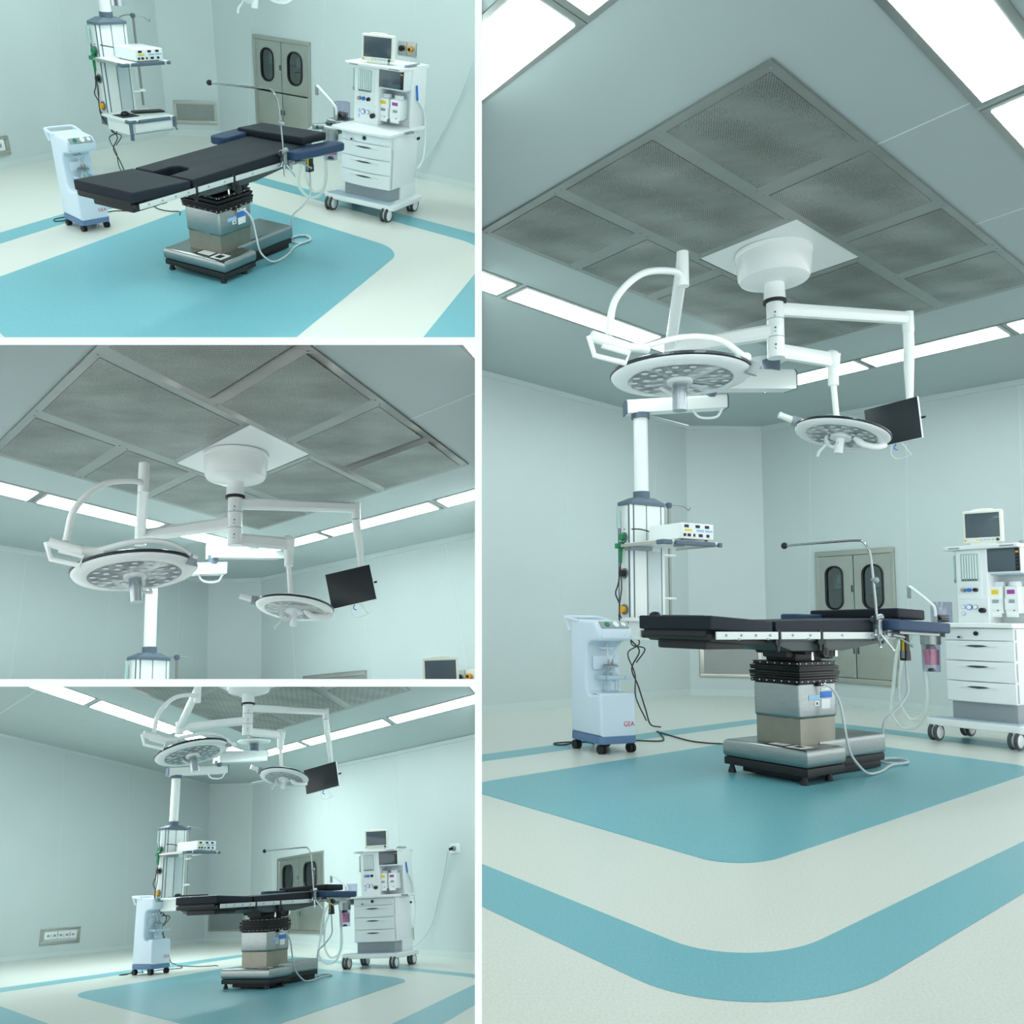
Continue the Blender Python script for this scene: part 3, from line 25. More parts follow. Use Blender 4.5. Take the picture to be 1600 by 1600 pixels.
# added world fill for rooms and dividers: bright level band, dimmer above and below
wn = w.node_tree.nodes; wl = w.node_tree.links
wtc = wn.new('ShaderNodeTexCoord'); wsx = wn.new('ShaderNodeSeparateXYZ'); wab = wn.new('ShaderNodeMath'); wab.operation = 'ABSOLUTE'
wrp = wn.new('ShaderNodeMapRange'); wrp.interpolation_type = 'SMOOTHSTEP'
wrp.inputs['From Min'].default_value = .24; wrp.inputs['From Max'].default_value = .55; wrp.inputs['To Min'].default_value = 1.85; wrp.inputs['To Max'].default_value = .30
wl.new(wtc.outputs['Generated'], wsx.inputs[0]); wl.new(wsx.outputs['Z'], wab.inputs[0]); wl.new(wab.outputs[0], wrp.inputs['Value']); wl.new(wrp.outputs[0], wn['Background'].inputs[1])
wn['Background'].inputs[0].default_value = (0.93, 1.0, .99, 1)
SC.view_settings.view_transform = 'Standard'; SC.view_settings.look = 'None'
SC.view_settings.exposure = 0.0; SC.view_settings.gamma = 1.0; SC.view_settings.use_curve_mapping = False
SC.cycles.use_denoising = True
SC.cycles.max_bounces = 7; SC.cycles.diffuse_bounces = 4; SC.cycles.glossy_bounces = 3; SC.cycles.transmission_bounces = 5; SC.cycles.transparent_max_bounces = 16
SC.cycles.caustics_reflective = False; SC.cycles.caustics_refractive = False
CEILING_LIGHT = {1: 16.5, 2: 11.5, 3: 11.5, 4: 11.0}

# ------------------------------------------------------------------ materials
def s2l(c):
    return tuple((x / 12.92 if x <= .04045 else ((x + .055) / 1.055) ** 2.4) for x in c)
MATS = {}
def mat(name, rgb, rough=.5, metal=0.0, noise=0.0, nscale=40.0, bump=0.0, trans=0.0, emit=0.0, coat=0.0, spec=.5, alpha=1.0, ior=1.45, stretch=None):
    m = bpy.data.materials.new(name); m.use_nodes = True; MATS[name] = m
    nt = m.node_tree; b = nt.nodes['Principled BSDF']
    c = (*s2l([v / 255 for v in rgb]), 1)
    b.inputs['Base Color'].default_value = c
    b.inputs['Roughness'].default_value = rough; b.inputs['Metallic'].default_value = metal
    b.inputs['Transmission Weight'].default_value = trans; b.inputs['Coat Weight'].default_value = coat
    b.inputs['Specular IOR Level'].default_value = spec; b.inputs['IOR'].default_value = ior
    b.inputs['Alpha'].default_value = alpha
    if emit:
        b.inputs['Emission Color'].default_value = c; b.inputs['Emission Strength'].default_value = emit
    if noise or bump:
        tc = nt.nodes.new('ShaderNodeTexCoord'); mp = nt.nodes.new('ShaderNodeMapping'); nz = nt.nodes.new('ShaderNodeTexNoise')
        nz.inputs['Scale'].default_value = nscale; nz.inputs['Detail'].default_value = 4
        if stretch: mp.inputs['Scale'].default_value = stretch
        nt.links.new(tc.outputs['Object'], mp.inputs[0]); nt.links.new(mp.outputs[0], nz.inputs['Vector'])
        if noise:
            mr = nt.nodes.new('ShaderNodeMapRange'); mr.inputs['From Min'].default_value = .3; mr.inputs['From Max'].default_value = .7
            mr.inputs['To Min'].default_value = 1 - noise; mr.inputs['To Max'].default_value = 1 + noise * .6
            mx = nt.nodes.new('ShaderNodeMix'); mx.data_type = 'RGBA'; mx.blend_type = 'MULTIPLY'; mx.inputs[0].default_value = 1
            mx.inputs[6].default_value = c
            nt.links.new(nz.outputs[0], mr.inputs[0]); nt.links.new(mr.outputs[0], mx.inputs[7]); nt.links.new(mx.outputs[2], b.inputs['Base Color'])
        if bump:
            bp = nt.nodes.new('ShaderNodeBump'); bp.inputs['Strength'].default_value = bump; bp.inputs['Distance'].default_value = .01
            nt.links.new(nz.outputs[0], bp.inputs['Height']); nt.links.new(bp.outputs[0], b.inputs['Normal'])
    return m
def perforated(name, rgb):
    m = mat(name, rgb, .42, .75, noise=.28, nscale=2.2, stretch=(1, 1.6, 1))
    nt = m.node_tree; b = nt.nodes['Principled BSDF']
    tc = nt.nodes.new('ShaderNodeTexCoord'); vo = nt.nodes.new('ShaderNodeTexVoronoi'); vo.inputs['Scale'].default_value = 95; vo.inputs['Randomness'].default_value = .25
    mr = nt.nodes.new('ShaderNodeMapRange'); mr.inputs['From Min'].default_value = .25; mr.inputs['From Max'].default_value = .4; mr.inputs['To Min'].default_value = .45; mr.inputs['To Max'].default_value = 1
    old = b.inputs['Base Color'].links[0].from_socket
    mx = nt.nodes.new('ShaderNodeMix'); mx.data_type = 'RGBA'; mx.blend_type = 'MULTIPLY'; mx.inputs[0].default_value = 1
    nt.links.new(tc.outputs['Object'], vo.inputs['Vector']); nt.links.new(vo.outputs['Distance'], mr.inputs[0])
    nt.links.new(old, mx.inputs[6]); nt.links.new(mr.outputs[0], mx.inputs[7]); nt.links.new(mx.outputs[2], b.inputs['Base Color'])
    return m
WALL = mat('wall_paint', (200, 212, 213), .38, noise=.02, nscale=1.5, spec=.35)
CEIL = mat('ceiling_paint', (171, 187, 187), .45, noise=.02, nscale=2)
TRIM = mat('trim_white', (206, 219, 219), .4)
SEAM = mat('seam_filler', (212, 223, 223), .5)
DIV = mat('divider_plaster', (252, 252, 252), .9, spec=.1)
FLOOR = mat('vinyl_cream', (218, 221, 214), .28, noise=.09, nscale=130, spec=.45)
PAD = mat('vinyl_turquoise', (114, 178, 190), .28, noise=.12, nscale=130, spec=.45)
STEEL = mat('brushed_steel', (148, 156, 156), .26, 1.0, noise=.08, nscale=14, stretch=(1, 1, 9))
STEEL2 = mat('dull_steel', (188, 189, 182), .34, .95, noise=.05, nscale=6)
CHROME = mat('chrome', (225, 228, 230), .14, 1.0)
ALU = mat('frame_aluminium', (156, 161, 158), .4, .8, noise=.08, nscale=5)
PERF = perforated('perforated_sheet', (150, 154, 150))
LWHITE = mat('enamel_white', (238, 244, 243), .28, coat=.3)
PWHITE = mat('plastic_white', (233, 239, 241), .42)
CREAM = mat('plastic_cream', (232, 234, 224), .45)
BLUEW = mat('plastic_pale_blue', (214, 228, 241), .38, coat=.2)
PALEBLUE = mat('tray_pale_blue', (186, 206, 220), .45)
SLATE = mat('plastic_slate', (92, 108, 124), .5)
NAVY = mat('plastic_navy_grey', (98, 128, 166), .5)
BLACK = mat('rubber_black', (26, 28, 30), .55)
SLEEVE = mat('worn_steel', (142, 139, 128), .36, .9, noise=.1, nscale=8)
RAIL = mat('rail_aluminium', (196, 204, 203), .38, .4)
ROD = mat('rod_steel', (160, 166, 168), .22, 1.0)
POLE = mat('pole_steel', (150, 152, 148), .35, .8)
HANDLE = mat('handle_steel', (176, 186, 192), .22, 1.0)
BPLAST = mat('plastic_black', (20, 24, 28), .4)
LEATHER = mat('leatherette_black', (22, 31, 40), .55, spec=.22, noise=.06, nscale=60, bump=.05)
VINYLB = mat('leatherette_blue', (44, 66, 96), .5, spec=.25, noise=.06, nscale=40, bump=.05)
DGREY = mat('cast_dark_grey', (72, 80, 82), .5, .3)
GREY = mat('plastic_grey', (150, 160, 166), .45)
MGREY = mat('metal_grey', (150, 158, 160), .35, .8)
RUBBER = mat('bellows_rubber', (10, 11, 13), .4, spec=.35)
SCREEN = mat('screen_glass', (72, 88, 98), .16, coat=.4)
TVSCR = mat('tv_screen', (34, 42, 46), .3)
LED = mat('led_lens', (226, 236, 240), .4)
LEDPLATE = mat('led_plate', (184, 194, 200), .4, .2)
RIMBLK = mat('rim_black', (34, 38, 48), .3, coat=.4)
GREEN = mat('connector_green', (30, 130, 88), .45)
YELLOW = mat('label_yellow', (240, 205, 40), .5)
ORANGE = mat('cap_orange', (236, 172, 46), .5)
PURPLE = mat('label_purple', (160, 72, 160), .5)
RED = mat('print_red', (206, 44, 58), .5)
BLUE = mat('label_blue', (52, 118, 208), .5)
LBLUE = mat('label_light_blue', (150, 190, 222), .5)
PAPER = mat('label_white', (232, 236, 236), .6)
PINK = mat('absorbent_pink', (222, 138, 160), .8, noise=.25, nscale=120)
CABLE = mat('cable_dark', (58, 56, 54), .55)
CABLEW = mat('cable_grey', (196, 202, 204), .5)
HOSE = mat('hose_translucent', (228, 238, 235), .35, alpha=.55)
def thin_glass(name, rgb, refl=.1):
    m = mat(name, rgb, .04); nt = m.node_tree; nt.nodes.remove(nt.nodes['Principled BSDF'])
    t = nt.nodes.new('ShaderNodeBsdfTransparent'); g = nt.nodes.new('ShaderNodeBsdfGlossy'); x = nt.nodes.new('ShaderNodeMixShader'); 
    t.inputs[0].default_value = (*s2l([v / 255 for v in rgb]), 1); g.inputs['Roughness'].default_value = .05; x.inputs[0].default_value = refl
    nt.links.new(t.outputs[0], x.inputs[1]); nt.links.new(g.outputs[0], x.inputs[2]); nt.links.new(x.outputs[0], nt.nodes['Material Output'].inputs[0])
    return m
GLASS = thin_glass('clear_glass', (240, 248, 250), .12)
ACRYL = thin_glass('tinted_acrylic', (226, 224, 238), .1)
WINDOW = thin_glass('cabinet_window', (196, 212, 212), .14)
DARKIN = mat('cabinet_inside', (150, 158, 158), .6)
AMBER = mat('amber_liquid', (170, 130, 60), .5)
BROWN = mat('box_brown', (140, 110, 60), .7)
HOSECOL = mat('hose_pale', (206, 222, 228), .45)
PANEL = mat('panel_grey_white', (206, 218, 222), .45)
TUBEG = mat('flow_tube', (170, 198, 196), .2, coat=.3)
EMIT_LEFT = mat('light_diffuser_left_strip', (238, 255, 252), .5, emit=27.0)
EMIT = {k: mat('light_diffuser_%d' % k, (238, 255, 252), .5, emit=CEILING_LIGHT[k]) for k in (1, 2, 3, 4)}

# ------------------------------------------------------------------ frames and clipping at the dividing walls
RM = {k: Matrix([r for r in ROOMS[k]['M']] + [[0, 0, 0, 1]]) for k in ROOMS}
camloc = cam.matrix_world.to_translation()
CUTS = {k: [Vector(n) for n in v] for k, v in ROOM_SIDES.items()}      # middle planes of the dividing walls, normals into each room
def trim_to_room(me, mw, k):
    """Parts that meet a dividing wall end inside it."""
    for n in CUTS[k]:
        if all((mw @ v.co - camloc).dot(n) > 0 for v in me.vertices): continue
        inv = mw.inverted(); co = inv @ camloc; no = (mw.to_3x3().transposed() @ n).normalized()
        bm = bmesh.new(); bm.from_mesh(me)
        g = bmesh.ops.bisect_plane(bm, geom=bm.verts[:] + bm.edges[:] + bm.faces[:], plane_co=co, plane_no=no, clear_inner=True)
        ed = [e for e in g['geom_cut'] if isinstance(e, bmesh.types.BMEdge)]
        try: bmesh.ops.holes_fill(bm, edges=ed)
        except Exception: pass
        bm.to_mesh(me); bm.free()
    return me

# ------------------------------------------------------------------ mesh builder
def spline(p, n=6):
    p = [Vector(v) for v in p]; o = []
    for i in range(len(p) - 1):
        a, b = p[i], p[i + 1]; pa = p[i - 1] if i else a * 2 - b; pb = p[i + 2] if i + 2 < len(p) else b * 2 - a
        for j in range(n):
            t = j / n
            o.append(.5 * ((2 * a) + (b - pa) * t + (2 * pa - 5 * a + 4 * b - pb) * t * t + (3 * a - pa - 3 * b + pb) * t ** 3))
    o.append(p[-1]); return o
class MB:
    def __init__(s, S=(1, 1, 1)):
        s.S = Vector(S); s.iso = (S[0] * S[1]) ** .5; s.v = []; s.f = []; s.m = []
    def sc(s, p): return Vector((p[0] * s.S.x, p[1] * s.S.y, p[2] * s.S.z))
    def raw(s, vs, fs, mi=0, xf=None):
        b = len(s.v)
        s.v += [tuple(xf @ Vector(v)) if xf else tuple(v) for v in vs]
        s.f += [tuple(b + i for i in f) for f in fs]; s.m += [mi] * len(fs)
        return s
    def bm(s, bm, mi, xf=None):
        bm.verts.index_update(); s.raw([v.co.copy() for v in bm.verts], [[v.index for v in f.verts] for f in bm.faces], mi, xf); bm.free(); return s
    def box(s, x0, x1, y0, y1, z0, z1, bev=0.0, mi=0, seg=2, xf=None, taper=None):
        bm = bmesh.new(); pts = [Vector((x, y, z)) for x in (x0, x1) for y in (y0, y1) for z in (z0, z1)]
        if taper:
            for p in pts: taper(p)
        vs = [bm.verts.new(s.sc(xf @ p if xf else p)) for p in pts]
        for f in ((0, 1, 3, 2), (4, 6, 7, 5), (0, 4, 5, 1), (2, 3, 7, 6), (0, 2, 6, 4), (1, 5, 7, 3)): bm.faces.new([vs[i] for i in f])
        if bev: bmesh.ops.bevel(bm, geom=bm.edges[:], offset=bev * s.iso, segments=seg, profile=.6, affect='EDGES')
        return s.bm(bm, mi)
    def prism(s, pts, a0, a1, axis='z', bev=0.0, mi=0, seg=2, xf=None):
        f3 = {'z': lambda p, a: (p[0], p[1], a), 'y': lambda p, a: (p[0], a, p[1]), 'x': lambda p, a: (a, p[0], p[1])}[axis]
        bm = bmesh.new(); n = len(pts)
        A = [bm.verts.new(s.sc(xf @ Vector(f3(p, a0)) if xf else f3(p, a0))) for p in pts]; B = [bm.verts.new(s.sc(xf @ Vector(f3(p, a1)) if xf else f3(p, a1))) for p in pts]
        bm.faces.new(A[::-1]); bm.faces.new(B)
        for i in range(n): bm.faces.new((A[i], A[(i + 1) % n], B[(i + 1) % n], B[i]))
        bmesh.ops.recalc_face_normals(bm, faces=bm.faces[:])
        if bev:
            ed = [e for e in bm.edges if (e.verts[0] in A) == (e.verts[1] in A)] if bev > 0 else bm.edges[:]
            bmesh.ops.bevel(bm, geom=ed, offset=abs(bev) * s.iso, segments=seg, profile=.6, affect='EDGES')
        return s.bm(bm, mi)
    def tube(s, pts, r, seg=10, mi=0, caps=True, closed=False, rr=None):
        p = [s.sc(q) for q in pts]; n = len(p); vs = []; fs = []
        up = None
        for i in range(n):
            if closed: t = p[(i + 1) % n] - p[i - 1]
            else: t = p[min(i + 1, n - 1)] - p[max(i - 1, 0)]
            t.normalize()
            if up is None: up = t.orthogonal().normalized()
            up = (up - t * up.dot(t)).normalized(); sd = t.cross(up)
            R_ = (rr[i] if rr else r) * s.iso
            for j in range(seg):
                a = 2 * math.pi * j / seg; vs.append(p[i] + (up * math.cos(a) + sd * math.sin(a)) * R_)
        m = n if closed else n - 1
        for i in range(m):
            for j in range(seg):
                fs.append((i * seg + j, i * seg + (j + 1) % seg, ((i + 1) % n) * seg + (j + 1) % seg, ((i + 1) % n) * seg + j))
        if caps and not closed: fs += [tuple(range(seg))[::-1], tuple(range((n - 1) * seg, n * seg))]
        return s.raw(vs, fs, mi)
    def cyl(s, a, b, r, r2=None, seg=20, mi=0): return s.tube([a, b], r, seg, mi, rr=[r, r if r2 is None else r2])
    def lathe(s, prof, c, seg=36, mi=0, xf=None, mis=None):
        """prof [(r, z)], z along the local up; c is the centre; xf an extra rotation about c."""
        c = s.sc(c); vs = []; fs = []; ms = []
        for r, z in prof:
            for j in range(seg):
                a = 2 * math.pi * j / seg; q = Vector((r * s.iso * math.cos(a), r * s.iso * math.sin(a), z * s.S.z if xf is None else z * s.iso))
                vs.append(c + (xf @ q if xf else q))
        for i in range(len(prof) - 1):
            for j in range(seg):
                fs.append((i * seg + j, i * seg + (j + 1) % seg, (i + 1) * seg + (j + 1) % seg, (i + 1) * seg + j)); ms.append(mis[i] if mis else mi)
        if prof[0][0] > 1e-5: fs.append(tuple(range(seg))[::-1]); ms.append(mis[0] if mis else mi)
        if prof[-1][0] > 1e-5: k = len(prof) - 1; fs.append(tuple(range(k * seg, k * seg + seg))); ms.append(mis[-1] if mis else mi)
        b = len(s.v); s.v += [tuple(v) for v in vs]; s.f += [tuple(b + i for i in f) for f in fs]; s.m += ms
        return s
    def ball(s, c, r, mi=0, seg=16, flat=1.0):
        n = 8; return s.lathe([(max(r * math.sin(math.pi * i / n), 1e-6), -r * flat * math.cos(math.pi * i / n)) for i in range(n + 1)], c, seg, mi)
    def text(s, body, size, xf, mi=0, depth=.001):
        cu_ = bpy.data.curves.new('t', 'FONT'); cu_.body = body; cu_.size = size; cu_.extrude = depth; cu_.align_x = 'CENTER'; cu_.align_y = 'CENTER'
        o = bpy.data.objects.new('t', cu_); C.objects.link(o); dg = bpy.context.evaluated_depsgraph_get()
        me = bpy.data.meshes.new_from_object(o.evaluated_get(dg))
        s.raw([s.sc(xf @ v.co) for v in me.vertices], [tuple(p.vertices) for p in me.polygons], mi)
        bpy.data.objects.remove(o); bpy.data.curves.remove(cu_); bpy.data.meshes.remove(me); return s
def finish(name, mb, mats, k, mw, parent=None, angle=38):
    me = bpy.data.meshes.new(name); me.from_pydata(mb.v, [], mb.f)
    for m in (mats if isinstance(mats, (list, tuple)) else [mats]): me.materials.append(m)
    for p, i in zip(me.polygons, mb.m): p.material_index = i
    bm = bmesh.new(); bm.from_mesh(me); bmesh.ops.remove_doubles(bm, verts=bm.verts[:], dist=1e-5); bmesh.ops.recalc_face_normals(bm, faces=bm.faces[:]); bm.to_mesh(me); bm.free()
    if k: trim_to_room(me, mw, k)
    me.polygons.foreach_set('use_smooth', [True] * len(me.polygons)); me.set_sharp_from_angle(angle=math.radians(angle)); me.update()
    if k and not len(me.polygons): bpy.data.meshes.remove(me); return None
    o = bpy.data.objects.new(name, me); C.objects.link(o)
    if parent: o.parent = parent
    else: o.matrix_world = mw
    return o
def rz(a): return Matrix.Rotation(a, 4, 'Z')
def rotm(axis, deg): return Matrix.Rotation(math.radians(deg), 3, axis)
class Thing:
    """An Empty at the thing's base that parents its parts; coordinates are the thing's own, S turns them into metres."""
    def __init__(s, k, name, label, cat, frame, off=(0, 0, 0), group=None, turn=0.0):
        x, y, z, yaw, sx, sy, sz = frame[:7]; s.k = k; pit, rol = frame[7:9] if len(frame) > 7 else (0, 0); s.S = (sx, sy, sz); s.off = Vector(off)
        l = Vector((off[0] * sx, off[1] * sy, off[2] * sz))
        s.mw = RM[k] @ Matrix.Translation((x, y, z)) @ rz(math.radians(yaw)) @ Matrix.Rotation(math.radians(pit), 4, 'Y') @ Matrix.Rotation(math.radians(rol), 4, 'X') @ Matrix.Translation(l) @ rz(math.radians(turn))
        s.root = bpy.data.objects.new(name, None); C.objects.link(s.root); s.root.matrix_world = s.mw; s.root.empty_display_size = .1
        s.root['label'] = label; s.root['category'] = cat
        if group: s.root['group'] = group
    def mb(s): return MB(s.S)
    def part(s, name, mb, mats, parent=None, label=None, angle=38):
        o = finish(name, mb, mats, s.k, s.mw, parent or s.root, angle)
        if o and label: o['label'] = label
        return o
def room_struct(name, mb, mats, k, parent=None):
    o = finish(name, mb, mats, k, RM[k], parent)
    if o and not parent: o['kind'] = 'structure'
    return o
PLACE = {1: 'upper left room', 2: 'middle left room', 3: 'lower left room', 4: 'large right room'}

# ------------------------------------------------------------------ dividing walls between the four rooms
def dividers():
    for name, v in DIVIDERS:
        mb = MB(); mb.raw([Vector(p) for p in v], [(0, 1, 2, 3), (7, 6, 5, 4), (0, 4, 5, 1), (1, 5, 6, 2), (2, 6, 7, 3), (3, 7, 4, 0)])
        o = finish(name, mb, DIV, None, Matrix.Identity(4)); o['kind'] = 'structure'
dividers()

# ------------------------------------------------------------------ room shells
def slab(mb, pts, n, t, mi=0):
    """A plate whose face is the polygon pts, thickness t along n."""
    m = len(pts); a = [Vector(p) for p in pts]; b = [p + Vector(n) * t for p in a]
    mb.raw(a + b, [tuple(range(m)), tuple(range(2 * m - 1, m - 1, -1))] + [(i, i + m, (i + 1) % m + m, (i + 1) % m) for i in range(m)], mi)
def wall_mesh(mb, a, b, out, hole=None, t=.1):
    ax, ay, az = a; bx, by, bz = b; L = math.hypot(bx - ax, by - ay); d = Vector(((bx - ax) / L, (by - ay) / L, 0))
    def P(s, z): return Vector((ax, ay, 0)) + d * s + Vector((0, 0, z))
    def top(s): return az + (bz - az) * s / L
    rects = [(0, L, 0, None)]
    if hole:
        s0, s1, z0, z1 = hole; rects = [(0, s0, 0, None), (s1, L, 0, None), (s0, s1, 0, z0), (s0, s1, z1, None)]
    for s0, s1, z0, z1 in rects:
        slab(mb, [P(s0, z0), P(s1, z0), P(s1, top(s1) if z1 is None else z1), P(s0, top(s0) if z1 is None else z1)], out, t)
def grow(pts, d):
    c = sum((Vector(p) for p in pts), Vector()) / len(pts); n = (Vector(pts[1]) - Vector(pts[0])).cross(Vector(pts[2]) - Vector(pts[1])).normalized(); o = []
    for i in range(len(pts)):
        p0, p, p1 = Vector(pts[i - 1]), Vector(pts[i]), Vector(pts[(i + 1) % len(pts)])
        e0 = (p - p0).normalized(); e1 = (p1 - p).normalized(); n0 = e0.cross(n); n1 = e1.cross(n)
        if n0.dot(p - c) < 0: n0 = -n0
        if n1.dot(p - c) < 0: n1 = -n1
        m = (n0 + n1); o.append(p + m * (d / max(.3, 1 + n0.dot(n1))))
    return o
WALLN = {}
def shell(k):
    r = ROOMS[k]; ctr = Vector((0, 5.0, 0))
    cn = Vector(r['ceil_plane'][:3])
    if 'floor' in r:
        mb = MB(); slab(mb, [(*p, 0) for p in r['floor']], (0, 0, -1), .06); room_struct('floor', mb, FLOOR, k)
        mb = MB(); slab(mb, [(*p, .0025) for p in r['pad']], (0, 0, -1), .004); room_struct('floor_inlay_pad', mb, PAD, k)
        mb = MB()
        for q in r['ring']: mb.raw([(*p, .0006) for p in q], [tuple(range(len(q)))])
        room_struct('floor_inlay_border', mb, PAD, k)
    for n, (a, b) in r['walls'].items():
        d = Vector((b[0] - a[0], b[1] - a[1], 0)).normalized(); out = Vector((d.y, -d.x, 0))
        if out.dot(Vector((a[0], a[1], 0)) - ctr) < 0: out = -out
        WALLN[k, n] = (Vector((a[0], a[1], 0)), d, out, a, b)
        hole = None
        if n == 'right' and 'cabinet' in r['items']:
            x, y, z0, ang, w_, h = r['items']['cabinet']; s = (Vector((x, y, 0)) - Vector((a[0], a[1], 0))).dot(d)
            hole = (s - w_ / 2 + .02, s + w_ / 2 - .02, z0 + .02, z0 + h - .02)
        mb = MB(); wall_mesh(mb, a, b, out, hole); room_struct('wall_' + n, mb, WALL, k)
        # coving and baseboard
        def strip(z0a, z0b, h, t):
            m = MB(); A = Vector((a[0], a[1], z0a)); B = Vector((b[0], b[1], z0b)); u = Vector((0, 0, h))
            slab(m, [A, B, B + u, A + u], -out, t); return m
        if k != 1: room_struct('trim_coving_' + n, strip(a[2] - .05, b[2] - .05, .05, .03), TRIM, k)
        if 'floor' in r: room_struct('baseboard_' + n, strip(0, 0, .075, .008), TRIM, k)
    for wn, x, y, z, x2, y2, z2 in r['seams']:
        a, d, out, A, B = WALLN[k, wn]; L = math.hypot(B[0] - A[0], B[1] - A[1]); s0 = (Vector((x, y, 0)) - a).dot(d); s1 = (Vector((x2, y2, 0)) - a).dot(d)
        at = lambda h: s0 + (s1 - s0) * (h - z) / (z2 - z)
        if not (.02 < at(.1) < L - .02 and .02 < at(2.6) < L - .02): continue
        zt = A[2] + (B[2] - A[2]) * at(2.6) / L - .05; m = MB()
        P = lambda h, e: a + d * (at(h) + e) + Vector((0, 0, h))
        slab(m, [P(.08, -.004), P(.08, .004), P(zt, .004), P(zt, -.004)], -out, .003)
        room_struct('trim_wall_seam', m, SEAM, k)
    mb = MB(); slab(mb, r['ceil'], cn, .06); room_struct('ceiling', mb, CEIL, k)
    for q in r['ceil_seams']:
        m = MB(); slab(m, [Vector(p) - cn * .002 for p in q], cn, .004); room_struct('trim_ceiling_seam', m, SEAM, k)
    # perforated air supply grid
    t = Thing(k, 'air_supply_grid', 'grey perforated steel air supply grid in the ceiling of the ' + PLACE[k], 'ceiling vent', [0, 0, 0, 0, 1, 1, 1])
    m = MB()
    for q in r['hepa']: slab(m, [Vector(p) - cn * .012 for p in q], cn, .014)
    t.part('frame', m, ALU)
    for q in r['hepa_in']:
        m = MB(); slab(m, [Vector(p) - cn * .015 for p in q], cn, .012); t.part('perforated_panel', m, PERF)
    m = MB()
    for q, qi in zip(r['hepa'], r['hepa_in']):
        for p in qi:
            if len(qi) == 4: m.ball(tuple(Vector(p) * 1.0 - cn * .012 + (Vector(p) - sum((Vector(x) for x in qi), Vector()) / 4).normalized() * .03), .005, seg=6)
    if m.v: t.part('frame_screws', m, MGREY)
    m = MB(); slab(m, [Vector(p) - cn * .008 for p in grow(r['hepa_plate'], -.004)], cn, .012); t.part('mounting_plate', m, LWHITE)
    # ceiling lights
    cnt = {}
    tot = {}
    for n, q in r['lights']: tot[n] = tot.get(n, 0) + 1
    where = {'left': 'along the left wall', 'right': 'along the right wall', 'near': 'over the near left side', 'near_right': 'over the near right side'}
    order = {'left': {0: 'farthest from the chamfered corner', 1: 'middle one', 2: 'nearest the chamfered corner'}, 'right': {0: 'nearest the chamfered corner', 1: 'middle one', 2: 'farthest from the chamfered corner'},
             'near': {0: 'first from the left', 1: 'second from the left'}, 'near_right': {0: 'nearest the camera', 1: 'middle one', 2: 'farthest one'}}
    for n, q in r['lights']:
        i = cnt.get(n, 0); cnt[n] = i + 1
        t = Thing(k, 'ceiling_light', 'ceiling light %s, %s, %s' % (where[n], order[n][i], PLACE[k]), 'ceiling light', [0, 0, 0, 0, 1, 1, 1], group='ceiling lights of the ' + PLACE[k])
        m = MB(); slab(m, [p - cn * .006 for p in grow(q, .035)], cn, .01); fr = t.part('frame', m, ALU)
        m = MB(); slab(m, [Vector(p) - cn * .010 for p in q], cn, .006); t.part('diffuser', m, EMIT_LEFT if k == 3 and n == 'left' else EMIT[k])
        if not t.root.children: bpy.data.objects.remove(t.root)
for k in ROOMS: shell(k)

